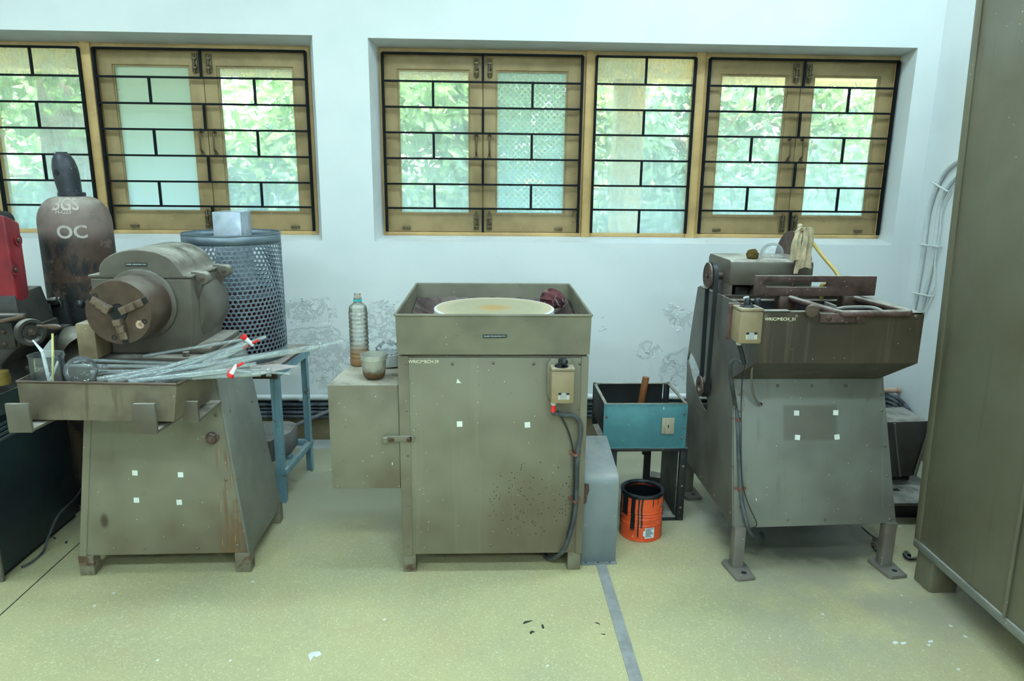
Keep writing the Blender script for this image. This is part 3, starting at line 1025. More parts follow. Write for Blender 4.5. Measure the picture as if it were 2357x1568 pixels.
for (y, x) in ((HF + 0.055, -1.012), (HB - 0.045, -1.008)):
    mb = MB().lathe([(0.0, 0), (0.020, 0.0), (0.024, 0.004), (0.024, 0.036), (0.020, 0.040), (0.0, 0.040)], (x, y - 0.02, ZS - 0.006), (0, 1, 0), 16)
    mb.hull8([(-1.05, y - 0.018, ZS - 0.004), (x, y - 0.018, ZS - 0.026), (x, y + 0.018, ZS - 0.026), (-1.05, y + 0.018, ZS - 0.004)],
             [(-1.05, y - 0.018, ZS + 0.020), (x, y - 0.018, ZS + 0.016), (x, y + 0.018, ZS + 0.016), (-1.05, y + 0.018, ZS + 0.020)])
    mb.hull8([(-1.044, y - 0.012, 1.00), (-1.038, y - 0.012, 1.00), (-1.038, y + 0.012, 1.00), (-1.044, y + 0.012, 1.00)],
             [(-1.044, y - 0.02, ZS), (x + 0.01, y - 0.02, ZS), (x + 0.01, y + 0.02, ZS), (-1.044, y + 0.02, ZS)])
    h = part(cg, 'hinge', mb, M_DGREY, 0.002)
    part(h, 'hinge_pin', MB().lathe([(0.0, 0.006), (0.007, 0.005), (0.008, 0.0)], (x, y - 0.020, ZS - 0.006), (0, -1, 0), 10), M_STEEL)
tp = at(313, 609, y=HF - 0.006)
fr4 = face_frame((tp.x, HF - 0.0055, tp.z), (1, 0, 0), (0, 0, 1))
tl = part(cg, 'label_tape', B(tp.x - 0.038, tp.x + 0.038, HF - 0.0055, HF - 0.0035, tp.z - 0.006, tp.z + 0.006), M_TAPE, label='black embossed label tape')
part(tl, 'lettering', text_mb('CONE GRINDING M/C', 0.0072, fr4), M_WHITE_LETTER, smooth=0)
for (x, y) in ((-1.085 + 0.02, 2.52), (-1.01, 2.60), (-1.01, 2.83), (-1.39, 2.54)):
    part(cg, 'hold_down_bolt', MB().cyl((x, y, 0.803), (x, y, 0.820), 0.013, n=6), M_DGREY, 0.001)

# three-jaw chuck
CX_, CZ_, CF = -1.213, 0.990, 2.375
axis = (0, -1, 0)
part(cg, 'back_plate', MB().lathe([(0.0, 0.0), (0.122, 0.0), (0.124, 0.004), (0.124, 0.016), (0.118, 0.020), (0.0, 0.020)], (CX_, HF, CZ_), axis, 48), M_DGREY)
ck = part(cg, 'chuck_body', MB().lathe([(0.0, 0.02), (0.110, 0.02), (0.110, 0.168), (0.107, 0.174), (0.030, 0.174), (0.028, 0.172), (0.028, 0.10), (0.0, 0.10)], (CX_, HF, CZ_), axis, 48), M_STEEL)
FY = HF - 0.174
part(ck, 'spindle_bore', MB().cyl((CX_, FY - 0.0006, CZ_), (CX_, FY + 0.05, CZ_), 0.0275, n=24), M_DARK)
for k, ang in enumerate((math.radians(-82), math.radians(24), math.radians(150))):
    d = Vector((math.cos(ang), 0, math.sin(ang)))
    s_ = Vector((-math.sin(ang), 0, math.cos(ang)))
    o_ = Vector((CX_, FY, CZ_))
    # dark slot
    lo = [o_ + d * a + s_ * b + Vector((0, -0.0008, 0)) for a, b in ((0.02, -0.010), (0.108, -0.010), (0.108, 0.010), (0.02, 0.010))]
    part(ck, 'jaw_slot', MB().hull8([v + Vector((0, 0.02, 0)) for v in lo], lo), M_DARK)
    jw = MB()
    for (a0, a1, hgt) in ((0.012, 0.040, 0.030), (0.040, 0.066, 0.020), (0.066, 0.092, 0.010)):
        hw = 0.0125
        l2 = [o_ + d * a + s_ * b for a, b in ((a0, -hw), (a1, -hw), (a1, hw), (a0, hw))]
        if a0 < 0.02:
            l2[0] = o_ + d * (a0 + 0.008) - s_ * hw
            l2[3] = o_ + d * (a0 + 0.008) + s_ * hw
        jw.hull8(l2, [v + Vector((0, -hgt, 0)) for v in l2])
    part(cg, 'chuck_jaw', jw, M_JAW, 0.0015)
for ang in (140, 20 - 40, -105):
    a = math.radians(ang)
    p = Vector((CX_ + 0.088 * math.cos(a), FY, CZ_ + 0.088 * math.sin(a)))
    part(ck, 'socket_screw', MB().lathe([(0.0, -0.0005), (0.0045, -0.0005), (0.0045, 0.0008), (0.0085, 0.0008), (0.009, 0.0)], p, axis, 14), M_DARK)
p = Vector((CX_ + 0.066, FY, CZ_ - 0.040))
part(ck, 'scratched_spot', MB().cyl(p, p + Vector((0, -0.0006, 0)), 0.014, n=20), paint('bright_scratched_steel', S(190, 170, 146), S(120, 96, 74), 0.5, 0.2, blotch=90), label='bright scratched round spot')
# switch box and lever knob on the far side of the headstock
part(cg, 'switch_box', B(-1.400, -1.335, 2.445, 2.545, 0.812, 0.938), M_BEIGE, 0.006, label='beige switch box')
kp = at(186, 700, y=2.62)
part(cg, 'lever', MB().tube([kp, Vector((-1.39, 2.64, 0.985))], 0.005, 8, 1), M_STEEL)
part(cg, 'lever_knob', MB().ball(kp, 0.017), M_BAKELITE)

# ---------------------------------------------------------------- glassware in the tray
ZF = 0.674                                        # tray floor
bk = thing('glass_beaker', 'clear glass beaker holding stirring sticks at the left end of the tray', 'beaker', (-1.40, 2.32, ZF))
bc = at(110, 850, y=2.32)
bcx = bc.x
BT = at(110, 815, y=2.32).z
part(bk, 'body', MB().lathe([(0.0, 0.002), (0.046, 0.002), (0.049, 0.008), (0.050, 0.02), (0.050, BT - ZF - 0.008), (0.053, BT - ZF), (0.051, BT - ZF - 0.001), (0.048, BT - ZF - 0.01), (0.048, 0.012), (0.0, 0.006)], (bcx, 2.32, ZF), n=36), M_GLASS_V)
part(bk, 'spout', MB().add([(bcx + 0.048, 2.304, BT), (bcx + 0.066, 2.32, BT + 0.001), (bcx + 0.048, 2.336, BT), (bcx + 0.050, 2.32, BT - 0.02)], [(0, 1, 3), (1, 2, 3)]), M_GLASS_V)
part(bk, 'lettering', text_mb('800', 0.010, face_frame((bcx + 0.026, 2.32 - 0.044, BT - 0.055), (0.86, 0.5, 0), (0, 0, 1))), M_WHITE_LETTER, smooth=0)


def stick(name, label, a, b, r, mat, n=8, cat='stirring stick'):
    return solo(name, MB().tube([a, b], r, n, 1), mat, label, cat)


solo('paint_brush', MB().cyl((bcx - 0.004, 2.335, ZF + 0.012), at(98, 810, y=2.335), 0.005, 0.006, 10).cyl(at(98, 810, y=2.335), at(75, 783, y=2.335), 0.006, 0.002, 10), plain('blue_white_handle', S(214, 224, 232), 0.4), 'thin white and blue pointed brush in the beaker', 'brush')
stick('wooden_stick', 'pale yellow stick standing in the beaker', (bcx + 0.006, 2.31, ZF + 0.012), at(121, 768, y=2.325), 0.0035, plain('yellow_stick', S(226, 216, 140), 0.5))
stick('plastic_spatula', 'white plastic spatula leaning inside the beaker', (bcx - 0.022, 2.30, ZF + 0.03), at(134, 832, y=2.33), 0.004, M_PTFE, cat='spatula')
stick('glass_rod', 'clear glass rod standing in the beaker behind the spatula', (bcx - 0.03, 2.335, ZF + 0.012), at(124, 806, y=2.345), 0.003, M_GLASS_T, cat='rod')
fc = at(187, 856, y=2.30)
fl_ = thing('round_flask', 'round bottom glass flask lying beside the beaker', 'flask', (fc.x, 2.30, ZF))
fd = Vector((0.96, 0.1, 0.10)).normalized()
FR = 0.050
fo = Vector((fc.x, 2.30, fc.z + 0.002))
pr = [(FR * math.sin(a), -FR * math.cos(a)) for a in [0.02 + i * (math.pi - 0.30) / 14 for i in range(15)]]
pr += [(0.012, FR * 1.02), (0.012, FR * 1.5), (0.014, FR * 1.52), (0.014, FR * 1.6), (0.0115, FR * 1.6)]
part(fl_, 'bulb', MB().lathe(pr, fo, fd, 28), M_GLASS_V)
part(fl_, 'support_ring', MB().lathe([(0.03, 0.0), (0.032, 0.004), (0.028, 0.005), (0.03, 0.0)], (fo.x, fo.y, fo.z - FR + 0.0), (0, 0, 1), 20), M_GLASS_V)

TUBES = [  # start px, start y, end px, end y, radius, label
    ((160, 842), 2.40, (520, 846), 2.36, 0.0075, 'long glass tube lying rearmost level across the tray'),
    ((170, 828), 2.42, (540, 842), 2.40, 0.0060, 'thin glass tube resting against the grinder base at the left'),
    ((210, 857), 2.36, (600, 852), 2.34, 0.0080, 'glass tube leading from the flask neck to the right'),
    ((225, 874), 2.28, (560, 812), 2.38, 0.0090, 'glass tube rising from the tray rim toward the upper stopcock'),
    ((250, 877), 2.27, (610, 818), 2.36, 0.0100, 'wide glass tube rising across the middle of the pile'),
    ((290, 872), 2.27, (575, 790), 2.40, 0.0075, 'glass tube rising steeply behind the stopcock pile'),
    ((320, 880), 2.26, (612, 775), 2.42, 0.0060, 'thin glass tube ending highest at the right'),
    ((330, 820), 2.44, (560, 782), 2.44, 0.0055, 'thin glass tube lying along the grinder base'),
    ((360, 880), 2.25, (640, 812), 2.36, 0.0085, 'glass tube crossing over the tray corner'),
    ((300, 880), 2.25, (590, 838), 2.33, 0.0080, 'glass tube low across the tray corner'),
    ((240, 868), 2.32, (500, 852), 2.35, 0.0060, 'thin glass tube in the middle of the tray'),
    ((390, 872), 2.26, (600, 862), 2.28, 0.0075, 'glass tube lying level over the right rim'),
]
for k, ((a, ya, b, yb, r_, lb)) in enumerate(TUBES):
    pa, pb = at(*a, y=ya), at(*b, y=yb)
    pa.z = max(pa.z, ZF + r_ + 0.001)
    d_ = pb - pa
    o_ = solo('glass_tube', MB().lathe([(r_, 0), (r_, d_.length), (r_ * 0.8, d_.length), (r_ * 0.8, 0)], pa, d_, 12, close=True), M_GLASS_T, lb, 'glass tube', group='glass tubes piled on the tray')


def burette(label, a, ya, j, yj, e, ye, r_, knob_px, plug_px, plastic=True):
    """long tube with a stopcock and a thin tip"""
    pa, pj, pe = at(*a, y=ya), at(*j, y=yj), at(*e, y=ye)
    pa.z = max(pa.z, ZF + r_ + 0.001)
    t_ = thing('glass_burette', label, 'burette', pa, 'burettes with stopcocks on the tray')
    d_ = pj - pa
    L = d_.length
    part(t_, 'barrel', MB().lathe([(r_, 0), (r_, L * 0.93), (r_ * 0.45, L), (r_ * 0.4, L), (r_ * 0.8, L * 0.92), (r_ * 0.8, 0)], pa, d_, 14, close=True), M_GLASS_T)
    d2 = pe - pj
    part(t_, 'tip', MB().lathe([(0.0045, 0), (0.0045, d2.length), (0.003, d2.length), (0.003, 0)], pj, d2, 10, close=True), M_GLASS_T)
    if plastic:
        k0, k1 = at(*knob_px, y=yj - 0.01), at(*plug_px, y=yj + 0.004)
        part(t_, 'plug', MB().cyl(k0.lerp(k1, 0.25), k1, 0.008, 0.006, 14), M_PTFE, 0.001)
        part(t_, 'knob', MB().cyl(k0, k0.lerp(k1, 0.28), 0.0105, n=16), M_RED, 0.0015)
        kk = k0.lerp(k1, 0.82)
        part(t_, 'handle', MB().box(-0.030, 0.030, -0.004, 0.004, -0.004, 0.004).xf(Matrix.Translation(kk) @ Matrix.Rotation(-0.5, 4, 'Y')), M_RED, 0.002)
    else:
        part(t_, 'stopcock', MB().lathe([(0.009, 0), (0.009, 0.005), (0.006, 0.007), (0.006, 0.021), (0.009, 0.023), (0.009, 0.028), (0.0, 0.028)], pj + Vector((0, 0, -0.014)), (0, 0.1, 1), 16), M_GLASS_T)
    return t_


burette('glass burette with the upper red and white stopcock', (470, 840), 2.33, (572, 790), 2.38, (612, 776), 2.40, 0.016, (558, 773), (583, 796))
burette('glass burette with the lower red knobbed white stopcock', (300, 878), 2.26, (540, 852), 2.24, (578, 857), 2.24, 0.011, (528, 869), (545, 840))
burette('glass burette with a clear stopcock reaching farthest right', (390, 858), 2.34, (738, 797), 2.36, (790, 784), 2.36, 0.011, None, None, False)
burette('glass burette with a clear stopcock hanging low over the tray edge', (330, 876), 2.28, (618, 857), 2.28, (668, 861), 2.28, 0.0095, None, None, False)

# ---------------------------------------------------------------- power hacksaw at the far left
M_NAVY = paint('dark_blue_green_paint', S(30, 44, 48), S(22, 32, 36), 0.4, blotch=2, white=0.10, dust=0.3)
M_NAVY2 = paint('blue_grey_tray_paint', S(62, 80, 86), S(46, 60, 66), 0.45, white=0.15, dust=0.5)
M_SAWRED = paint('worn_red_paint', S(140, 40, 48), S(104, 28, 36), 0.35, blotch=5, dust=0.15)
M_CASTBLK = paint('oily_dark_casting', S(62, 60, 54), S(40, 40, 38), 0.45, 0.2, blotch=7, dust=0.55)
hs_ = thing('power_hacksaw', 'dark power hacksaw with a red arm at the left edge', 'machine', (-2.05, 2.85, 0))
part(hs_, 'base_cabinet', B(-2.62, -1.735, 2.385, 2.895, 0.02, 0.60), M_NAVY, 0.006)
part(hs_, 'front_trim', B(-2.62, -1.728, 2.372, 2.384, 0.0, 0.60), M_DGREY, 0.002)
part(hs_, 'plinth', B(-2.60, -1.75, 2.40, 2.88, 0.0, 0.02), M_DARK)
rim_ = [Vector((-2.75, 2.34, 0.70)), Vector((-1.655, 2.34, 0.70)), Vector((-1.62, 2.905, 0.70)), Vector((-2.75, 2.905, 0.70))]
bot_ = [Vector((-2.72, 2.37, 0.605)), Vector((-1.70, 2.37, 0.605)), Vector((-1.68, 2.88, 0.605)), Vector((-2.72, 2.88, 0.605))]
part(hs_, 'coolant_tray', open_tray(rim_, bot_, 0.004), M_NAVY2, 0.001, smooth=20)
for k in range(4):
    part(hs_, 'louvre', B(-1.735, -1.727, 2.40, 2.56, 0.50 + 0.018 * k, 0.508 + 0.018 * k), M_NAVY2)
col = [(-1.84, 0.61), (-1.66, 0.61), (-1.71, 0.66), (-1.735, 0.72), (-1.735, 0.76), (-1.70, 0.80), (-1.66, 0.83), (-1.66, 0.89), (-2.4, 0.89), (-2.4, 0.61)]
part(hs_, 'vice_body', MB().prism(col, 'y', 2.55, 2.80), M_CASTBLK, 0.008)
part(hs_, 'vice_plate', B(-2.4, -1.668, 2.535, 2.549, 0.83, 0.925), M_CASTBLK, 0.003)
part(hs_, 'slide_block', MB().hull8([(-2.4, 2.58, 0.89), (-1.665, 2.58, 0.89), (-1.665, 2.78, 0.89), (-2.4, 2.78, 0.89)], [(-2.4, 2.60, 1.01), (-1.685, 2.60, 1.01), (-1.685, 2.76, 1.02), (-2.4, 2.76, 1.02)]), M_CASTBLK, 0.004)
screws(hs_, [(at(9, 764, y=2.535).x, 2.535, at(9, 764, y=2.535).z), (at(12, 793, y=2.535).x, 2.535, at(12, 793, y=2.535).z)], me=ME_HEX, name='bolt')
p0, p1 = at(-20, 745, y=2.50), at(57, 728, y=2.50)
part(hs_, 'clamp_lever', MB().tube([p0, p1], 0.007, 8, 1), M_STEEL)
part(hs_, 'clamp_bar', B(p0.x - 0.2, at(40, 735, y=2.50).x, 2.52, 2.56, at(40, 742, y=2.5).z, at(40, 728, y=2.5).z), M_CASTBLK, 0.003)
hc = at(70, 765, y=2.40)
ax = Vector((0.80, -0.58, 0.04)).normalized()
hw = part(hs_, 'handwheel', MB().lathe([(0.0, 0.004), (0.026, 0.004), (0.030, 0.010), (0.034, 0.014), (0.044, 0.014), (0.046, 0.010), (0.046, -0.012), (0.043, -0.016), (0.0, -0.016)], hc, ax, 36), M_CASTBLK)
part(hw, 'hub_nut', MB().cyl(hc + ax * 0.004, hc + ax * 0.012, 0.012, n=16).cyl(hc + ax * 0.012, hc + ax * 0.022, 0.008, n=6), M_STEEL)
hp = at(86, 751, y=2.37)
hd = (at(140, 753, y=2.30) - hp)
part(hw, 'crank_handle', MB().lathe([(0.0, 0), (0.005, 0.0), (0.005, 0.3 * hd.length), (0.007, 0.4 * hd.length), (0.010, 0.72 * hd.length), (0.008, 0.92 * hd.length), (0.0, hd.length)], hp, hd, 14), M_STEEL)
part(hs_, 'wheel_shaft', MB().cyl(hc - ax * 0.015, hc - ax * 0.075, 0.016, n=16), M_STEEL)
# red saw arm
RY, RYB = 2.60, 2.68
XA = at(25, 600, y=RY).x
prof = [(RY, at(26, 694, x=XA).z), (RY, at(22, 493, x=XA).z), (RYB, at(55, 511, x=XA).z), (RYB, at(47, 685, x=XA).z), (RYB - 0.02, at(40, 698, x=XA).z), (RY + 0.02, at(30, 703, x=XA).z)]
part(hs_, 'saw_arm', MB().prism(prof, 'x', XA - 0.34, XA), M_SAWRED, 0.010, seg=3)
for (px, py) in ((40, 553), (33, 621)):
    v = at(px, py, x=XA)
    part(hs_, 'arm_bolt', MB().cyl((XA + 0.001, v.y, v.z), (XA + 0.010, v.y, v.z), 0.0085, n=14), M_STEEL, 0.001)
    part(hs_, 'arm_boss', MB().lathe([(0.010, 0.001), (0.018, 0.0), (0.020, 0.005), (0.010, 0.004)], (XA, v.y, v.z), (1, 0, 0), 20), M_SAWRED)
v = at(14, 500, y=RYB + 0.04)
part(hs_, 'arm_pivot', MB().cyl((v.x - 0.015, RYB + 0.001, v.z - 0.012), (v.x - 0.015, RYB + 0.06, v.z - 0.012), 0.034, n=24).cyl((v.x - 0.05, RYB + 0.001, v.z + 0.004), (v.x - 0.05, RYB + 0.06, v.z + 0.004), 0.03, n=24), M_DARK, 0.003)
part(hs_, 'arm_column', B(-2.3, -1.95, 2.66, 2.80, 0.89, 1.32), M_CASTBLK, 0.01)
# upright with clamp and hanging rear bracket (behind the beaker)
part(hs_, 'upright_post', MB().hull8([(-1.695, 2.86, 0.612), (-1.63, 2.86, 0.612), (-1.63, 2.885, 0.612), (-1.695, 2.885, 0.612)], [(-1.725, 2.86, 0.955), (-1.668, 2.86, 0.955), (-1.668, 2.885, 0.955), (-1.725, 2.885, 0.955)]), M_DARK, 0.003)
a, b = at(106, 694, y=2.85), at(140, 690, y=2.85)
part(hs_, 'clamp_screw', MB().cyl(a, b, 0.011, n=12).cyl(at(120, 694, y=2.84), at(133, 692, y=2.84), 0.017, n=6), M_CASTBLK, 0.001)
part(hs_, 'wire_loop', MB().tube([at(112, 703, y=2.85), at(101, 703, y=2.85), at(103, 714, y=2.85), at(110, 720, y=2.85)], 0.003, 6, 6), M_DARK)
part(hs_, 'wire', MB().tube([at(134, 690, y=2.84), at(141, 705, y=2.84), at(130, 728, y=2.89), at(138, 746, y=2.87)], 0.0025, 6, 6), M_CABLE)
part(hs_, 'slide_rail', MB().hull8([(-1.86, 2.70, 0.62), (-1.50, 2.62, 0.62), (-1.50, 2.65, 0.62), (-1.86, 2.73, 0.62)], [(-1.86, 2.70, 0.735), (-1.50, 2.62, 0.70), (-1.50, 2.65, 0.70), (-1.86, 2.73, 0.735)]), M_DGREY, 0.003)
part(hs_, 'amber_jar', MB().lathe([(0.0, 0), (0.03, 0.0), (0.034, 0.02), (0.028, 0.045), (0.0, 0.05)], at(2, 884, y=2.42), (0, 0, 1), 20), plain('amber_grease', S(120, 104, 50), 0.25))
part(hs_, 'power_cord', MB().tube([at(192, 1120, x=-1.72), at(170, 1150, x=-1.715), at(135, 1185, x=-1.70), at(110, 1240, x=-1.69), at(98, 1272, z=0.006), at(70, 1296, z=0.006), at(50, 1306, z=0.006)], 0.005, 7, 8), M_CABLE)
# bell lamp
lm = thing('work_lamp', 'dusty grey bell-shaped lamp shade resting in front of the gas cylinder', 'lamp', (-1.62, 2.80, 0.70))
lo_ = at(146, 752, y=2.82)
ld_ = (at(205, 822, y=2.74) - lo_).normalized()
part(lm, 'shade', MB().lathe([(0.018, 0.028), (0.030, 0.034), (0.048, 0.052), (0.062, 0.080), (0.072, 0.112), (0.076, 0.136), (0.073, 0.136), (0.058, 0.08), (0.03, 0.036)], lo_, ld_, 36), M_DGREY)
part(lm, 'socket', MB().lathe([(0.0, -0.006), (0.010, -0.006), (0.016, 0.002), (0.022, 0.014), (0.026, 0.016), (0.026, 0.022), (0.023, 0.023), (0.026, 0.028), (0.022, 0.034), (0.0, 0.034)], lo_, ld_, 24), M_CASTBLK)

# ---------------------------------------------------------------- gas cylinder
def cyl_extra(t, col):
    x, y, z = t.xyz()
    n_ = t.noise(7, 7, 0.7, t.scaled((1, 1, 0.55)), 0.4)
    low = t.step(z, 1.225, 1.15)
    blk = t.mix(t.step(n_, 0.42, 0.56), S(74, 58, 48), S(30, 31, 32))
    blk = t.mix(t.mul(t.step(t.noise(16, 6, 0.7), 0.58, 0.66), 0.6), blk, S(120, 104, 90))
    ring = t.mul(t.step(t.math('ABSOLUTE', t.math('SUBTRACT', z, 1.02)), 0.02, 0.008), t.step(n_, 0.45, 0.6))
    blk = t.mix(t.mul(ring, 0.7), blk, S(112, 80, 54))
    return t.mix(low, col, blk)


CYX, CYY, CYR = at(172, 500, y=3.05).x, 3.05, 0.1355
M_CYL = paint('brown_and_black_cylinder_paint', S(122, 108, 98), S(98, 84, 76), 0.55, blotch=6, extra=cyl_extra, white=0.25, dust=0.5)
M_CHALK = plain('pale_chalk_paint', S(176, 170, 160), 0.8)
gc = thing('gas_cylinder', 'tall worn brown and black gas cylinder with dark valve cap', 'gas cylinder', (CYX, CYY, 0))
zs = at(172, 497, y=CYY).z                        # shoulder
zn = at(172, 452, y=CYY).z
zt_ = at(150, 350, y=CYY).z
prof = [(0.0, 0.0), (CYR - 0.02, 0.0), (CYR, 0.03), (CYR, zs - 0.03)]
for i in range(1, 9):
    a = math.pi / 2 * i / 8
    prof.append((0.052 + (CYR - 0.052) * math.cos(a), zs - 0.03 + (zn - zs + 0.03) * math.sin(a)))
prof.append((0.0, zn))
part(gc, 'body', MB().lathe(prof, (CYX, CYY, 0), n=48), M_CYL)
M_CAP = paint('scuffed_black_cap', S(58, 62, 66), S(38, 42, 46), 0.4, 0.2, blotch=7, white=0.8, stain=S(120, 124, 124), stain_amt=0.2, stain_sc=12)
capx = at(160, 400, y=CYY).x
hcap = zt_ - zn
part(gc, 'neck_ring', MB().lathe([(0.0, 0), (0.050, 0), (0.051, 0.003), (0.051, 0.014), (0.047, 0.016), (0.0, 0.016)], (CYX, CYY, zn), n=32), M_CAP)
cm = MB().lathe([(0.043, 0.016), (0.044, 0.03), (0.046, hcap * 0.3), (0.0475, hcap * 0.5), (0.046, hcap * 0.66), (0.040, hcap * 0.82), (0.030, hcap * 0.93), (0.023, hcap * 0.965), (0.021, hcap * 0.97), (0.021, hcap), (0.016, hcap), (0.016, hcap * 0.9), (0.0, hcap * 0.9)], (CYX - 0.004, CYY, zn), n=32)
for v in cm.v:
    v.x -= 0.016 * (v.z - zn) / hcap
cp = part(gc, 'valve_cap', cm, M_CAP)
hv = Vector((-0.30, -0.95, 0)).normalized()
hq = Vector((CYX, CYY, at(143, 398, y=CYY).z)) + hv * 0.041 + Vector((-0.011, 0, 0))
part(cp, 'vent_hole', MB().lathe([(0.0, 0.0075), (0.012, 0.0075), (0.0125, 0.0), (0.0, 0.0)], hq, hv, 18), M_DARK)


def on_cylinder(body, size, theta0, z, rad_fn, name, mat, rot=0.0):
    mb = text_mb(body, size, Matrix.Rotation(rot, 4, 'Z'), 0.0, 0.022)
    for i, v in enumerate(mb.v):
        zz = z + v.y
        rr = rad_fn(zz) + 0.0012
        th = theta0 + v.x / CYR
        mb.v[i] = Vector((CYX + rr * math.sin(th), CYY - rr * math.cos(th), zz))
    part(gc, name, mb, mat, smooth=0)


def rad(z):
    if z <= zs - 0.03:
        return CYR
    s_ = min((z - zs + 0.03) / (zn - zs + 0.03), 1.0)
    return 0.052 + (CYR - 0.052) * math.sqrt(max(1 - s_ * s_, 0))


TH0 = math.atan2(-CYX, CYY)                       # the side of the cylinder that faces the room
M_BGS = plain('faded_cream_paint', S(168, 160, 146), 0.8)
on_cylinder('OC', 0.072, TH0 - 0.12, at(158, 528, y=CYY).z - 0.003, rad, 'lettering', M_CHALK)
on_cylinder('BGS', 0.066, TH0 - 0.26, at(150, 470, y=CYY - 0.06).z, rad, 'lettering', M_BGS)
on_cylinder('H-G23', 0.022, TH0 - 0.30, at(140, 487, y=CYY - 0.09).z, rad, 'lettering', M_BGS)
pk = plain('pink_chalk', S(170, 90, 110), 0.8)
zz0 = 0.86
mk = MB()
for pts in (((-0.02, -0.06), (0.0, 0.02), (0.06, -0.03)), ((0.02, -0.02), (0.028, -0.035), (0.02, -0.05), (0.005, -0.045))):
    pl = []
    for (u_, v_) in pts:
        th = TH0 + 0.30 + u_ / CYR
        pl.append(Vector((CYX + CYR * math.sin(th), CYY - CYR * math.cos(th), zz0 + v_)))
    mk.tube(pl, 0.0022, 6, 4)
part(gc, 'chalk_mark', mk, pk)

# ---------------------------------------------------------------- blue steel table with the perforated guard
M_TEAL = paint('chipped_light_blue_paint', S(110, 146, 154), S(90, 124, 134), 0.5, blotch=4, stain=S(84, 68, 56), stain_amt=0.40, stain_sc=12, streak=S(70, 60, 52), streak_amt=0.6, white=0.2, dust=0.5)
bt = thing('steel_table', 'light blue angle iron table with chipped paint carrying the perforated guard', 'table', (-1.2, 3.2, 0))
ZT = 0.625
part(bt, 'top', MB().hull8([(-1.50, 2.985, ZT), (-0.885, 2.985, ZT), (-0.845, 3.405, ZT), (-1.50, 3.42, ZT)], [(-1.50, 2.985, ZT + 0.012), (-0.885, 2.985, ZT + 0.012), (-0.845, 3.405, ZT + 0.012), (-1.50, 3.42, ZT + 0.012)]), M_RUST, 0.001)
part(bt, 'apron', MB().hull8([(-1.50, 2.982, ZT - 0.04), (-0.885, 2.982, ZT - 0.04), (-0.885, 2.988, ZT - 0.04), (-1.50, 2.988, ZT - 0.04)], [(-1.50, 2.982, ZT), (-0.885, 2.982, ZT), (-0.885, 2.988, ZT), (-1.50, 2.988, ZT)]), M_RUST)
part(bt, 'apron', MB().hull8([(-0.889, 2.99, ZT - 0.04), (-0.885, 2.99, ZT - 0.04), (-0.845, 3.40, ZT - 0.04), (-0.849, 3.40, ZT - 0.04)], [(-0.889, 2.99, ZT), (-0.885, 2.99, ZT), (-0.845, 3.40, ZT), (-0.849, 3.40, ZT)]), M_TEAL)
for (x, y, sx, sy) in ((-0.905, 3.0, 1, 1), (-0.868, 3.37, 1, -1), (-1.48, 3.0, -1, 1), (-1.48, 3.37, -1, -1)):
    x0, x1 = (x - 0.017, x + 0.017)
    mb = MB().box(x0, x1, y - 0.004 * sy - 0.002, y - 0.004 * sy + 0.002, 0, ZT)
    xe = x1 if sx > 0 else x0
    mb.box(xe - 0.002, xe + 0.002, min(y - 0.004 * sy, y + 0.03 * sy), max(y - 0.004 * sy, y + 0.03 * sy), 0, ZT)
    part(bt, 'leg', mb, M_TEAL)
part(bt, 'side_rail', MB().hull8([(-0.90, 3.0, 0.130), (-0.876, 3.0, 0.130), (-0.846, 3.38, 0.130), (-0.870, 3.38, 0.130)], [(-0.90, 3.0, 0.158), (-0.876, 3.0, 0.158), (-0.846, 3.38, 0.158), (-0.870, 3.38, 0.158)]), M_TEAL, 0.001)
part(bt, 'cross_rail', B(-1.48, -0.868, 3.36, 3.385, 0.07 + 0.06, 0.158), M_TEAL, 0.001)
part(bt, 'cross_rail', B(-1.48, -0.905, 3.19, 3.215, 0.125, 0.15), M_TEAL, 0.001)

GX, GY, GR = -1.105, 3.195, 0.205
ZG0, ZG1 = ZT + 0.0125, at(541, 535, y=GY).z
M_GALV = paint('dull_galvanised_steel', S(118, 134, 142), S(92, 108, 116), 0.42, 0.35, blotch=5, stain=S(140, 110, 84), stain_amt=0.10, stain_sc=9, dust=0.3)


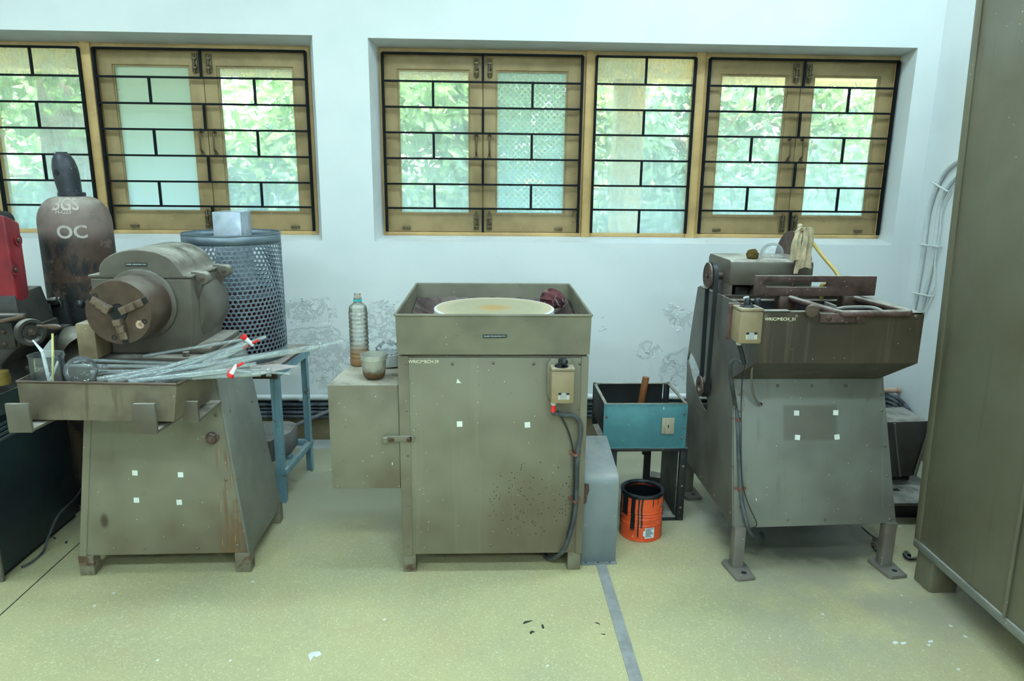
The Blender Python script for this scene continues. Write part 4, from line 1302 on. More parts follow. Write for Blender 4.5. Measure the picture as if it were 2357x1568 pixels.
def perforated(cx, cy, r, z0, z1, ncol, hole):
    """rolled sheet with real round holes in a staggered pattern, plus plain bands"""
    mb = MB()
    pitch = 2 * math.pi * r / ncol
    rowh = pitch * 0.866
    b0, b1 = z0 + 0.045, z1 - 0.045
    nrow = int((b1 - b0) / rowh)
    rowh = (b1 - b0) / nrow
    def P(u, z, rr=r):
        th = u / r
        return (cx + rr * math.sin(th), cy - rr * math.cos(th), z)
    hexr = [(0.5, -1 / 3), (0.5, 1 / 3), (0.0, 2 / 3), (-0.5, 1 / 3), (-0.5, -1 / 3), (0.0, -2 / 3)]
    for j in range(nrow):
        zc = b0 + rowh * (j + 0.5)
        for i in range(ncol):
            uc = (i + (0.5 if j % 2 else 0.0)) * pitch
            outer, inner = [], []
            for k in range(6):
                a_, c_ = hexr[k], hexr[(k + 1) % 6]
                for t_ in (0.0, 0.5):
                    outer.append((uc + (a_[0] + (c_[0] - a_[0]) * t_) * pitch, zc + (a_[1] + (c_[1] - a_[1]) * t_) * rowh))
            for (u_, z_) in outer:
                ang = math.atan2(z_ - zc, u_ - uc)
                inner.append((uc + hole * math.cos(ang), zc + hole * math.sin(ang)))
            vs = [P(*q) for q in outer] + [P(*q) for q in inner]
            mb.add(vs, [(m, (m + 1) % 12, 12 + (m + 1) % 12, 12 + m) for m in range(12)])
    n = ncol * 2
    for (za, zb) in ((z0, b0 - rowh * 0.16), (b1 + rowh * 0.16, z1)):
        vs = [P(i * pitch / 2, za) for i in range(n)] + [P(i * pitch / 2, zb) for i in range(n)]
        mb.add(vs, [(i, (i + 1) % n, n + (i + 1) % n, n + i) for i in range(n)])
    # saw-tooth gaps at the band edges
    for za, zb in ((b0 - rowh * 0.17, b0 + rowh * 0.02), (b1 - rowh * 0.02, b1 + rowh * 0.17)):
        vs = [P(i * pitch / 2, za, r - 0.0005) for i in range(n)] + [P(i * pitch / 2, zb, r - 0.0005) for i in range(n)]
        mb.add(vs, [(i, (i + 1) % n, n + (i + 1) % n, n + i) for i in range(n)])
    return mb


pg = thing('perforated_guard', 'tall cylindrical grey guard of perforated sheet standing on the blue table', 'guard', (GX, GY, ZG0))
po = part(pg, 'perforated_sheet', perforated(GX, GY, GR, ZG0, ZG1, 62, 0.0072), M_GALV, smooth=60)
sm = po.modifiers.new('thickness', 'SOLIDIFY')
sm.thickness = 0.0015
part(pg, 'rim_wire', MB().lathe([(GR + 0.002, -0.001), (GR + 0.002, 0.004), (GR - 0.002, 0.004), (GR - 0.002, -0.001)], (GX, GY, ZG1 - 0.002), n=62, close=True), M_GALV)
drum_top = at(560, 672, y=GY).z
dr = thing('metal_drum', 'dark red drum standing inside the perforated guard', 'drum', (GX + 0.012, GY, ZG0))
DH = drum_top - ZG0
part(dr, 'body', MB().lathe([(0.0, 0.0), (0.158, 0.0), (0.160, 0.004), (0.160, DH - 0.004), (0.158, DH), (0.0, DH)], (GX + 0.012, GY, ZG0), n=40), paint('dark_red_drum_paint', S(74, 30, 34), S(54, 24, 28), 0.5))
part(dr, 'lid_rim', MB().lathe([(0.160, 0.0), (0.164, 0.003), (0.164, 0.010), (0.158, 0.012), (0.156, 0.006)], (GX + 0.012, GY, ZG0 + DH - 0.010), n=40, close=True), M_GALV)
bx0, bx1 = at(490, 500, y=3.14).x, at(553, 500, y=3.14).x
zt2 = at(520, 488, y=3.14).z
M_ZINC = paint('bright_zinc_sheet', S(176, 188, 196), S(150, 164, 176), 0.35, 0.5, blotch=16, dust=0.2)
solo('zinc_box', B(bx0, bx1 + 0.004, 3.13, 3.27, drum_top + 0.001, zt2), M_ZINC, 'tall zinc sheet box standing on the drum and rising out of the guard', 'box', 0.003)
# pan under the table
pn = [Vector((-1.16, 3.10, 0.245)), Vector((-0.965, 3.08, 0.245)), Vector((-0.905, 3.20, 0.245)), Vector((-0.905, 3.32, 0.245)), Vector((-0.95, 3.355, 0.245)), Vector((-1.16, 3.355, 0.245))]
mb = MB().prism([(v.x, v.y) for v in pn], 'z', 0.1585, 0.262)
solo('metal_pan', mb, paint('dusty_grey_tin', S(108, 108, 106), S(84, 84, 82), 0.6, blotch=10, dust=0.6), 'grey polygonal tin resting on the table rail near the floor', 'tin', 0.003)
pt = [at(600, 822, y=3.25), at(705, 795, y=3.1), at(660, 833, y=2.92), at(600, 846, y=2.95)]
solo('sheet_offcut', MB().prism([(-0.99, 2.80), (-0.79, 2.985), (-0.90, 3.02), (-1.10, 2.95)], 'z', ZT + 0.014, ZT + 0.017), plain('pale_board', S(196, 190, 182), 0.6), 'pale flat offcut lying on the front corner of the blue table', 'offcut')

# ---------------------------------------------------------------- pipes and cables along the wall foot
M_WPIPE = paint('white_painted_pipe', (0.76, 0.78, 0.77, 1), (0.66, 0.68, 0.67, 1), 0.45, blotch=6, stain=S(150, 110, 80), stain_amt=0.12, stain_sc=12)
M_PCABLE = paint('paint_splashed_black_cable', S(46, 52, 56), S(96, 106, 112), 0.45, blotch=18, white=0.9, stain=S(176, 188, 192), stain_amt=0.22, stain_sc=12)
wp = thing('wall_pipe', 'white pipe running along the foot of the back wall', 'pipe', (0, 3.74, 0))
part(wp, 'pipe', MB().tube([(XL, 3.745, 0.255), (2.29, 3.745, 0.262)], 0.016, 12, 1), M_WPIPE)
for k in range(5):
    x = -3.6 + 1.3 * k
    part(wp, 'clamp', MB().ring([(3.728 + 0.018 + 0.019 * math.cos(a), 0.256 + 0.019 * math.sin(a)) for a in [i * math.pi / 6 for i in range(12)]], [(3.746 + 0.0155 * math.cos(a), 0.256 + 0.0155 * math.sin(a)) for a in [i * math.pi / 6 for i in range(12)]], 'x', x, x + 0.018), M_WPIPE)
for k, (z, y, r_, lb) in enumerate(((0.215, 3.752, 0.011, 'pale splashed cable just under the white wall pipe'), (0.192, 3.757, 0.008, 'thin black cable second below the white wall pipe'), (0.172, 3.752, 0.010, 'black cable third below the white wall pipe'),
                                    (0.148, 3.752, 0.011, 'black cable lowest along the black wall band'))):
    rnd = random.Random(k + 5)
    pts = [(XL + i * 0.35, y, z + rnd.uniform(-0.004, 0.004)) for i in range(19)]
    solo('wall_cable', MB().tube(pts, r_, 8, 2), M_PCABLE, lb, 'cable', group='black cables along the wall foot')
a_, b_ = at(655, 990, y=3.66), at(757, 946, y=3.74)
solo('sloping_conduit', MB().tube([a_ + (a_ - b_) * 0.8, b_ + (b_ - a_) * 0.6], 0.010, 10, 1), paint('grey_conduit', S(112, 116, 120), S(86, 90, 94), 0.5, white=0.4), 'grey conduit sloping down behind the blue table', 'conduit')

# ---------------------------------------------------------------- glass roughing machine
def spatter(t, col):
    x, y, z = t.xyz()
    d = t.mul(t.math('SUBTRACT', x, 0.14), 5.0)
    e = t.mul(t.math('SUBTRACT', z, 0.30), 6.0)
    q = t.math('ADD', t.mul(d, d), t.mul(e, e))
    near = t.step(q, 1.6, 0.0)
    sp1 = t.specks(90, 0.2, 0.5)
    m = t.mul(sp1, t.math('GREATER_THAN', near, t.noise(30, 3)))
    col = t.mix(m, col, (0.015, 0.015, 0.012, 1))
    edge = t.mul(t.step(t.math('ABSOLUTE', t.math('SUBTRACT', x, -0.26)), 0.05, 0.0), t.specks(70, 0.11, 0.5))
    return t.mix(edge, col, S(206, 204, 190))


M_OLIVE_SP = paint('olive_panel_with_oil_spatter', OL1, OL2, 0.40, blotch=1.8, stain=S(94, 84, 64), stain_amt=0.22, stain_sc=4, streak=S(132, 132, 112), streak_amt=0.25, white=0.14, dark=0.06, extra=spatter)
M_TRAY2 = paint('olive_tray_with_sludge', S(118, 116, 96), S(98, 96, 80), 0.42, blotch=3, stain=S(80, 66, 54), stain_amt=0.16, stain_sc=5, white=0.1, dark=0.06)
M_SLUDGE = paint('dark_brown_sludge', S(66, 52, 48), S(104, 94, 88), 0.7, blotch=12, bump=1.0)
RX0, RX1, RY0, RY1 = -0.296, 0.367, 2.41, 3.06
gr_ = thing('glass_roughing_machine', 'olive steel cabinet machine with an open square tray and turning disc', 'machine', (0.035, 2.73, 0))
part(gr_, 'cabinet', B(RX0, RX1, RY0 + 0.004, RY1, 0.072, 0.835), M_OLIVE, 0.006)
part(gr_, 'front_panel', B(RX0 + 0.034, RX1 - 0.012, RY0 - 0.003, RY0 + 0.004, 0.074, 0.828), M_OLIVE_SP, 0.002)
part(gr_, 'corner_strip', B(RX0 - 0.002, RX0 + 0.036, RY0 - 0.005, RY0 + 0.002, 0.07, 0.834), M_OLIVE, 0.002)
part(gr_, 'corner_strip', B(RX1 - 0.024, RX1 + 0.002, RY0 - 0.006, RY0 + 0.002, 0.07, 0.834), M_OLIVE, 0.002)
for (x0, y0) in ((RX0 - 0.002, RY0), (RX1 - 0.050, RY0), (RX0, RY1 - 0.05), (RX1 - 0.05, RY1 - 0.05)):
    part(gr_, 'leg', B(x0, x0 + 0.048, y0, y0 + 0.048, 0.0, 0.074), bpy.data.materials['rusty_olive_leg'], 0.003)
TR = [Vector((-0.300, 2.388, 0.982)), Vector((0.371, 2.388, 0.982)), Vector((0.377, 3.10, 0.982)), Vector((-0.292, 3.10, 0.982))]
TB = [Vector((-0.297, 2.392, 0.842)), Vector((0.369, 2.392, 0.842)), Vector((0.372, 3.09, 0.842)), Vector((-0.292, 3.09, 0.842))]
tr_ = part(gr_, 'tray', open_tray(TR, TB, 0.005), M_TRAY2, 0.001, smooth=20)
rl = MB()
for i in range(4):
    rl.cyl(TR[i], TR[(i + 1) % 4], 0.0048, n=8)
part(tr_, 'rolled_rim', rl, M_TRAY2)
rnd = random.Random(4)
sl = MB()
NG = 22
for j in range(NG + 1):
    for i in range(NG + 1):
        u_, v_ = i / NG, j / NG
        ed = max(abs(u_ - 0.5), abs(v_ - 0.5)) * 2
        sl.v.append(Vector((-0.286 + 0.648 * u_, 2.400 + 0.682 * v_, 0.852 + 0.050 * max(0, ed - 0.72) / 0.28 * (0.5 + 0.9 * v_) + rnd.uniform(0, 0.010))))
for j in range(NG):
    for i in range(NG):
        k = j * (NG + 1) + i
        sl.f.append((k, k + 1, k + NG + 2, k + NG + 1))
part(tr_, 'sludge', sl, M_SLUDGE, label='caked dark grinding sludge')


def disc_mat():
    t = NT('slurry_covered_disc')
    x, y, z = t.xyz()
    # rings about the spindle (object origin = machine base; spindle at dx, dy)
    dx, dy = t.math('SUBTRACT', x, 0.005), t.math('SUBTRACT', y, -0.085)
    rr = t.math('SQRT', t.math('ADD', t.mul(dx, dx), t.mul(dy, dy)))
    rw = t.math('ADD', rr, t.mul(t.math('SUBTRACT', t.noise(9, 4), 0.5), 0.05))
    col = t.mix(t.step(rw, 0.09, 0.02), S(150, 146, 118), S(160, 132, 78))
    cm = t.n('ShaderNodeCombineXYZ')
    t.link(t.mul(rw, 60), cm.inputs[0])
    rn = t.noise(1.0, 3, 0.7, cm.outputs[0])
    col = t.mix(t.mul(t.step(rn, 0.52, 0.66), 0.55), col, S(150, 120, 76))
    col = t.mix(t.step(rr, 0.165, 0.20), col, S(166, 156, 126))
    col = t.mix(t.step(rr, 0.214, 0.220), col, S(206, 208, 200))
    return t.done(col, 0.6)


DX, DY, DR = 0.040, 2.645, 0.226
part(gr_, 'grinding_disc', MB().lathe([(0.0, -0.024), (DR - 0.004, -0.024), (DR, -0.020), (DR, -0.003), (DR - 0.004, 0.0), (0.0, 0.0)], (DX, DY, 0.962), n=64), disc_mat(), label='large round disc covered in yellowish slurry')
part(gr_, 'spindle_hub', MB().cyl((DX, DY, 0.86), (DX, DY, 0.938), 0.05, n=24), M_STEEL)
tp = at(1139, 774, y=2.388)
tl = part(gr_, 'label_tape', B(tp.x - 0.041, tp.x + 0.041, 2.3865, 2.3895, tp.z - 0.0055, tp.z + 0.0055), M_TAPE, label='black embossed label tape')
part(tl, 'lettering', text_mb('GLASS ROUGHING M/C', 0.0072, face_frame((tp.x, 2.3862, tp.z), (1, 0, 0), (0, 0, 1))), M_WHITE_LETTER, smooth=0)
tp = at(975, 833, y=2.406)
part(gr_, 'lettering', text_mb('WRIC/MECH.29', 0.0155, face_frame((tp.x, 2.4066, tp.z), (1, 0, 0), (0, 0, 1)), bold=0.006), M_CREAM_LETTER, smooth=0)
fy = RY0 - 0.003
screws(gr_, [Vector((at(px, py, y=fy).x, fy, at(px, py, y=fy).z)) for px, py in ((935, 838), (1041, 838), (1135, 836), (1228, 838), (1335, 838), (937, 945), (939, 1049), (940, 1163), (940, 1258), (1333, 941), (1130, 1255), (1317, 1252))])
stickers(gr_, [Vector((at(px, py, y=fy).x, fy, at(px, py, y=fy).z)) for px, py in ((1058, 976), (1214, 978))], (0, -1, 0), (0, 0, 1), 0.0098, 5)
v = at(1057, 878, y=fy)
part(gr_, 'torn_sticker', MB().prism([(v.x - 0.010, v.z - 0.006), (v.x + 0.010, v.z - 0.006), (v.x + 0.002, v.z - 0.002), (v.x - 0.006, v.z + 0.010)], 'y', fy - 0.0012, fy), M_STICKER, label='torn corner of a white sticker')
# side box with latch strap
part(gr_, 'side_box', MB().hull8([(-0.546, 2.412, 0.336), (-0.299, 2.412, 0.336), (-0.299, 2.75, 0.336), (-0.516, 2.75, 0.336)], [(-0.546, 2.412, 0.727), (-0.299, 2.412, 0.727), (-0.299, 2.75, 0.727), (-0.516, 2.75, 0.727)]),
     paint('olive_side_box_paint', OL1, OL2, 0.45, blotch=2.5, white=0.32, dark=0.06, stain=S(88, 80, 62), stain_amt=0.12, dust=0.9, dust_col=S(168, 164, 146)), 0.004)
a, b = at(884, 1017, y=2.40), at(952, 1004, y=2.40)
mb = MB().box(a.x + 0.008, b.x - 0.006, 2.398, 2.404, a.z, b.z).cyl((b.x - 0.008, 2.398, (a.z + b.z) / 2), (b.x - 0.008, 2.404, (a.z + b.z) / 2), abs(b.z - a.z) / 2, n=18)
mb.cyl((a.x + 0.006, 2.388, a.z), (a.x + 0.006, 2.388, b.z), 0.010, n=12)
lt = part(gr_, 'latch_strap', mb, M_OLIVE, 0.001)
for px in (902, 941):
    v = at(px, 1012, y=2.398)
    same(lt, 'bolt', ME_HEX, (v.x, 2.398, v.z))


def switch_box(root, x0, x1, y0, y1, z0, z1, knob_dx):
    """beige rotary switch: housing with folded lid, knob with pointer ball, rating plate"""
    h = part(root, 'switch_box', B(x0, x1, y0, y1, z0, z1 - 0.010), M_BEIGE, 0.006, label='beige rotary switch box')
    part(h, 'lid', B(x0 - 0.001, x1 + 0.001, y0 - 0.001, y1, z1 - 0.0095, z1), M_BEIGE, 0.003)
    cx, cy = (x0 + x1) / 2, (y0 + y1) / 2
    kb = part(h, 'knob', MB().lathe([(0.0, 0.0), (0.024, 0.0), (0.025, 0.002), (0.018, 0.006), (0.012, 0.008), (0.011, 0.024), (0.009, 0.027), (0.0, 0.027)], (cx - 0.004, cy, z1 + 0.0002), n=24).ball((cx + knob_dx, cy - 0.016, z1 + 0.020), 0.013), M_BAKELITE)
    mx, mz = cx + 0.004, z0 + 0.028
    pl = part(h, 'rating_plate', B(mx - 0.019, mx + 0.019, y0 - 0.0012, y0, mz - 0.012, mz + 0.012), M_INSTRUMENT, label='white and black rating plate')
    part(h, 'plate_band', B(mx - 0.019, mx + 0.019, y0 - 0.0018, y0 - 0.001, mz + 0.0045, mz + 0.012), M_TAPE)
    part(h, 'plate_emblem', MB().ring(rect(mx - 0.009, mx + 0.008, mz + 0.0055, mz + 0.011), rect(mx - 0.0078, mx + 0.0068, mz + 0.0066, mz + 0.0099), 'y', y0 - 0.0024, y0 - 0.0016).box(mx - 0.0055, mx + 0.0045, y0 - 0.0024, y0 - 0.0016, mz + 0.0075, mz + 0.0092), M_WHITE_LETTER)
    ln = MB()
    for k in range(4):
        ln.box(mx - 0.014, mx + 0.013 - 0.004 * (k % 2), y0 - 0.0016, y0 - 0.001, mz + 0.001 - 0.0036 * k, mz + 0.0022 - 0.0036 * k)
    part(h, 'plate_print', ln, plain('grey_print', S(120, 124, 118), 0.6) if 'grey_print' not in bpy.data.materials else bpy.data.materials['grey_print'])
    return h


SB0, SB1 = at(1270, 850, y=2.335), at(1323, 930, y=2.335)
br_ = [(SB0.x - 0.010, SB1.z + 0.02), (SB0.x + 0.006, SB1.z - 0.012), (SB1.x + 0.0, SB1.z - 0.012), (SB1.x + 0.002, SB0.z - 0.01), (SB1.x - 0.012, SB0.z + 0.022), (SB0.x + 0.004, SB0.z + 0.022), (SB0.x - 0.010, SB0.z + 0.004)]
part(gr_, 'switch_bracket', MB().prism(br_, 'y', 2.392, 2.4065), M_OLIVE, 0.002)
switch_box(gr_, SB0.x, SB1.x - 0.003, 2.335, 2.3915, SB1.z, SB0.z + 0.002, 0.004)
gx = SB0.x + 0.012
part(gr_, 'cable_gland', MB().cyl((gx, 2.362, SB1.z), (gx, 2.362, SB1.z - 0.012), 0.009, n=14).cyl((gx, 2.362, SB1.z - 0.005), (gx, 2.362, SB1.z - 0.010), 0.0105, n=6), M_INSTRUMENT)
part(gr_, 'red_sleeve', MB().cyl((gx, 2.362, SB1.z - 0.012), (gx - 0.001, 2.362, SB1.z - 0.038), 0.0078, n=14), M_RED, label='red tape around the cable')
yc = 2.385
cpts = [(gx - 0.001, 2.362, SB1.z - 0.036), (gx + 0.001, 2.365, SB1.z - 0.046), (gx + 0.014, 2.372, SB1.z - 0.047)] + [tuple(at(px, py, y=yc)) for px, py in ((1300, 956), (1320, 957), (1335, 972), (1337, 1000), (1330, 1040), (1328, 1100), (1326, 1160), (1318, 1210), (1300, 1262))] + [tuple(at(1285, 1278, y=2.42)), tuple(at(1260, 1284, y=2.48)), (0.20, 2.62, 0.035)]
part(gr_, 'supply_cable', MB().tube(cpts, 0.0078, 10, 6), M_CABLE)
part(gr_, 'earth_wire', MB().tube([at(1283, 945, y=2.395), at(1305, 985, y=2.398), at(1318, 1030, y=2.395), at(1321, 1080, y=2.39), at(1318, 1170, y=2.39), at(1306, 1230, y=2.395), at(1296, 1262, y=2.40), at(1270, 1275, y=2.45), (0.2, 2.6, 0.04)], 0.0028, 7, 6), M_RUBBER)
for (px, py) in ((1326, 1048), (1324, 1155)):
    v = at(px, py, y=2.375)
    part(gr_, 'cable_clip', MB().ring([(v.x + 0.011 * math.cos(q), 2.387 + 0.017 * math.sin(q)) for q in [i * math.pi / 6 for i in range(12)]], [(v.x + 0.0088 * math.cos(q), 2.387 + 0.0148 * math.sin(q)) for q in [i * math.pi / 6 for i in range(12)]], 'z', v.z - 0.005, v.z + 0.005).box(v.x - 0.022, v.x + 0.022, 2.4, 2.4066, v.z - 0.006, v.z + 0.006), M_CLIP, 0.0006)


def crumple(name, label, cat, c, size, mat, seed, n=26, m=16, rough=0.30):
    rnd = random.Random(seed)
    mb = MB().ball(c, 1.0, n, m)
    cv_ = Vector(c)
    ph = [(rnd.uniform(2, 7), rnd.uniform(2, 7), rnd.uniform(2, 7), rnd.uniform(0, 6)) for _ in range(7)]
    for i, v in enumerate(mb.v):
        d = v - cv_
        k = 1.0 + sum(abs(math.sin(a * d.x + b * d.y + e * d.z + f_)) - 0.6 for a, b, e, f_ in ph) * rough * 0.35
        mb.v[i] = cv_ + Vector((d.x * size[0] * k, d.y * size[1] * k, max(d.z * size[2] * k, -size[2] * 0.62)))
    return solo(name, mb, mat, label, cat, smooth=60)


def rag_mat(name, a, b, stripe):
    t = NT(name)
    col = t.mix(t.step(t.noise(22, 5, 0.7), 0.35, 0.65), a, b)
    x, y, z = t.xyz()
    wv = t.mul(t.math('SUBTRACT', t.noise(18, 3), 0.5), 0.09)
    st = t.step(t.math('SINE', t.mul(t.math('ADD', t.math('ADD', x, wv), t.mul(z, 0.6)), 210)), 0.6, 0.95)
    col = t.mix(t.mul(st, t.mul(t.step(t.noise(13, 3), 0.4, 0.6), 0.6)), col, stripe)
    t.bump(t.noise(60, 5), 0.6, 0.004)
    return t.done(col, 0.9)


v = at(1282, 700, z=0.94)
crumple('red_rag', 'crumpled dark red checked rag behind the disc in the tray', 'rag', (0.285, 2.905, 0.945), (0.050, 0.05, 0.045), rag_mat('dark_red_check_cloth', S(96, 50, 52), S(64, 36, 40), S(170, 150, 146)), 11)

# ---------------------------------------------------------------- things on the side box
ZX = 0.7275
bx, by = -0.478, 2.690
bo = thing('plastic_bottle', 'ribbed clear plastic bottle with brown dregs and no cap', 'bottle', (bx, by, ZX))
HBo = at(825, 676, y=by).z - ZX
pr = [(0.0, 0.004), (0.020, 0.006), (0.030, 0.0), (0.0355, 0.004), (0.037, 0.014)]
z_ = 0.020
while z_ < HBo * 0.74:
    pr += [(0.0372, z_), (0.0355, z_ + 0.006), (0.0345, z_ + 0.009), (0.0355, z_ + 0.012)]
    z_ += 0.0165
for i in range(1, 10):
    a = i / 9
    pr.append((0.037 - 0.0245 * (a ** 2.0) - 0.002 * math.sin(a * 9), HBo * 0.745 + HBo * 0.155 * a))
pr += [(0.0125, HBo * 0.925), (0.0155, HBo * 0.93), (0.0155, HBo * 0.94), (0.0125, HBo * 0.945), (0.0125, HBo), (0.0105, HBo)]


def dirty_plastic(name, h, dregs, clear):
    t = NT(name)
    t.t.nodes.remove(t.b)
    x, y, z = t.xyz()
    g = t.noise(24, 6, 0.72)
    lev = t.step(t.math('ADD', z, t.mul(t.math('SUBTRACT', g, 0.5), h * 0.35)), h * 0.42, h * 0.16)
    col = t.mix(lev, (0.78, 0.76, 0.64, 1), dregs)
    tr, df, gl, tl = t.n('ShaderNodeBsdfTransparent'), t.n('ShaderNodeBsdfDiffuse'), t.n('ShaderNodeBsdfGlossy'), t.n('ShaderNodeBsdfTranslucent')
    gl.inputs['Roughness'].default_value = 0.12
    t.link(col, df.inputs[0])
    t.link(col, tl.inputs[0])
    a1 = t.n('ShaderNodeMixShader')
    a1.inputs[0].default_value = 0.4
    t.link(df.outputs[0], a1.inputs[1])
    t.link(tl.outputs[0], a1.inputs[2])
    a2 = t.n('ShaderNodeMixShader')
    t.link(t.math('ADD', t.mul(lev, 0.9 - clear), t.math('ADD', clear, t.mul(t.step(g, 0.5, 0.7), 0.2))), a2.inputs[0])
    t.link(tr.outputs[0], a2.inputs[1])
    t.link(a1.outputs[0], a2.inputs[2])
    fr = t.n('ShaderNodeFresnel')
    fr.inputs[0].default_value = 1.45
    a3 = t.n('ShaderNodeMixShader')
    t.link(fr.outputs[0], a3.inputs[0])
    t.link(a2.outputs[0], a3.inputs[1])
    t.link(gl.outputs[0], a3.inputs[2])
    t.link(a3.outputs[0], t.out.inputs[0])
    return t.m


part(bo, 'body', MB().lathe(pr, (bx, by, ZX), n=36), dirty_plastic('grimy_clear_plastic', HBo * 0.85, S(168, 132, 90), 0.34))
part(bo, 'neck_ring', MB().lathe([(0.0130, 0.0), (0.0168, 0.001), (0.0168, 0.007), (0.0130, 0.008)], (bx, by, ZX + HBo * 0.895), n=24, close=True), plain('turquoise_plastic', S(60, 178, 178), 0.4))
part(bo, 'thread', MB().lathe([(0.0127, 0.0), (0.0137, 0.001), (0.0127, 0.003), (0.0137, 0.005), (0.0127, 0.007), (0.0137, 0.009), (0.0127, 0.011)], (bx, by, ZX + HBo * 0.95), n=24), plain('grey_plastic_thread', S(170, 160, 138), 0.5))
tx, ty = -0.395, 2.500
HT = at(857, 815, y=ty).z - ZX
solo('plastic_tub', MB().lathe([(0.0, 0.004), (0.030, 0.003), (0.036, 0.008), (0.040, 0.018), (0.0445, HT * 0.75), (0.0455, HT * 0.78), (0.0475, HT * 0.80), (0.048, HT), (0.0465, HT), (0.043, HT * 0.76), (0.038, 0.018), (0.0, 0.008)], (tx, ty, ZX), n=36), dirty_plastic('stained_tub_plastic', HT * 1.25, S(112, 84, 52), 0.70), 'cloudy plastic tub stained brown in front of the bottle', 'tub')
wx, wy = -0.363, 2.680
bw = solo('enamel_bowl', MB().lathe([(0.0, 0.0), (0.046, 0.0), (0.055, 0.006), (0.0585, 0.02), (0.0595, 0.048), (0.062, 0.052), (0.060, 0.053), (0.056, 0.046), (0.053, 0.01), (0.0, 0.006)], (wx, wy, ZX), n=36), plain('white_enamel', (0.74, 0.77, 0.78, 1), 0.25), 'small white bowl behind the tub', 'bowl')
bagm = thin_glass('crinkled_clear_film', 0.14, 0.35, 1.0, 0.12)
crumple('plastic_bag', 'crumpled clear plastic bag stuffed in the white bowl', 'bag', (wx - 0.004, wy, ZX + 0.055), (0.046, 0.044, 0.036), bagm, 3, rough=0.45)

# ---------------------------------------------------------------- grey belt guard right of the roughing machine
M_GUARD = paint('blue_grey_guard_paint', S(120, 130, 130), S(100, 112, 114), 0.45, blotch=3, stain=S(138, 128, 96), stain_amt=0.10, stain_sc=6, white=0.25, dark=0.06, dust=0.35)
bgd = thing('belt_guard', 'blue grey sheet metal cover standing against the roughing machine', 'guard', (0.44, 2.6, 0))
gp = [(2.462, 0.0), (2.462, 0.318), (2.466, 0.338), (2.476, 0.350), (2.494, 0.358), (2.76, 0.405), (2.76, 0.0)]
part(bgd, 'cover', MB().prism(gp, 'x', 0.3725, 0.509), M_GUARD, 0.003)
part(bgd, 'foot_flange', MB().prism([(0.378, 2.44), (0.512, 2.446), (0.512, 2.47), (0.3725, 2.47), (0.3725, 2.45)], 'z', 0.0, 0.004), M_GUARD)
part(bgd, 'rust_patch', MB().prism([(0.3735, 0.24), (0.388, 0.25), (0.390, 0.275), (0.397, 0.30), (0.394, 0.326), (0.3735, 0.33)], 'y', 2.4605, 2.462), M_RUST, label='bare rusty patch')
for x in (0.392, 0.44, 0.485):
    part(bgd, 'flange_hole', MB().cyl((x, 2.455, 0.004), (x, 2.455, 0.0046), 0.004, n=10), M_DARK)

# ---------------------------------------------------------------- orange paint can
cnx, cny, cr, ch = 0.655, 2.697, 0.0865, 0.198


def can_mat():
    t = NT('orange_can_with_black_drips')
    x, y, z = t.xyz()
    ang = t.math('ARCTAN2', x, t.mul(y, -1.0))
    col = t.mix(t.step(t.noise(9, 5), 0.3, 0.7), S(226, 88, 44), S(204, 72, 34))
    col = t.mix(t.specks(60, 0.15, 0.25, t.scaled((1, 1, 0.6))), col, S(236, 190, 170))
    wob = t.mul(t.math('SUBTRACT', t.noise(14, 3), 0.5), 0.10)
    aw = t.math('ADD', ang, wob)
    drip = None
    for (c_, wd, zlow) in ((-0.62, 0.13, 0.045), (-0.35, 0.045, 0.02), (-0.20, 0.05, 0.06), (0.32, 0.03, 0.150), (0.62, 0.02, 0.155), (-1.10, 0.22, 0.10), (1.35, 0.25, 0.0), (-1.7, 0.35, 0.0)):
        m_ = t.mul(t.step(t.math('ABSOLUTE', t.math('SUBTRACT', aw, c_)), wd, wd * 0.75), t.step(z, zlow - 0.01, zlow + 0.01))
        drip = m_ if drip is None else t.math('MAXIMUM', drip, m_)
    top = t.step(t.math('ADD', z, t.mul(wob, 0.25)), 0.180, 0.186)
    drip = t.math('MAXIMUM', drip, top)
    col = t.mix(drip, col, (0.012, 0.013, 0.015, 1))
    r = t.math('SUBTRACT', 0.45, t.mul(drip, 0.2))
    return t.done(col, r)


pc = thing('paint_can', 'open orange paint can with black paint drips on the floor', 'paint can', (cnx, cny, 0))
cp_ = [(0.0, 0.003), (cr - 0.004, 0.003), (cr - 0.002, 0.0), (cr + 0.0015, 0.002), (cr, 0.008)]
for k in range(60):
    z_ = 0.010 + 0.160 * k / 59
    w_ = 0.0014 * math.sin(k * 1.25) if (18 < k < 26 or 30 < k < 44) else 0
    cp_.append((cr + w_, z_))
cp_ += [(cr, 0.186), (cr + 0.002, ch - 0.004), (cr + 0.001, ch), (cr - 0.004, ch + 0.001), (cr - 0.008, ch - 0.004), (cr - 0.012, ch - 0.003), (cr - 0.013, ch - 0.008), (cr - 0.004, ch - 0.02)]
part(pc, 'body', MB().lathe(cp_, (cnx, cny, 0), n=48), can_mat())
part(pc, 'paint_inside', MB().lathe([(cr - 0.0125, ch - 0.006), (cr - 0.004, ch - 0.02), (cr - 0.004, 0.03), (0.0, 0.03)], (cnx, cny, 0), n=48), plain('wet_black_paint', (0.010, 0.011, 0.013, 1), 0.3), label='black paint lining the can')
part(pc, 'rim', MB().lathe([(cr - 0.013, 0.0), (cr - 0.012, 0.003), (cr - 0.008, 0.002), (cr - 0.005, 0.005), (cr + 0.002, 0.005), (cr + 0.003, 0.0), (cr - 0.006, -0.003)], (cnx, cny, ch - 0.003), n=48, close=True), paint('black_smeared_rim', S(60, 64, 70), S(24, 26, 28), 0.35, 0.4, blotch=20))
th = 0.85
ev = Vector((cnx + cr * math.sin(th), cny - cr * math.cos(th), 0.150))
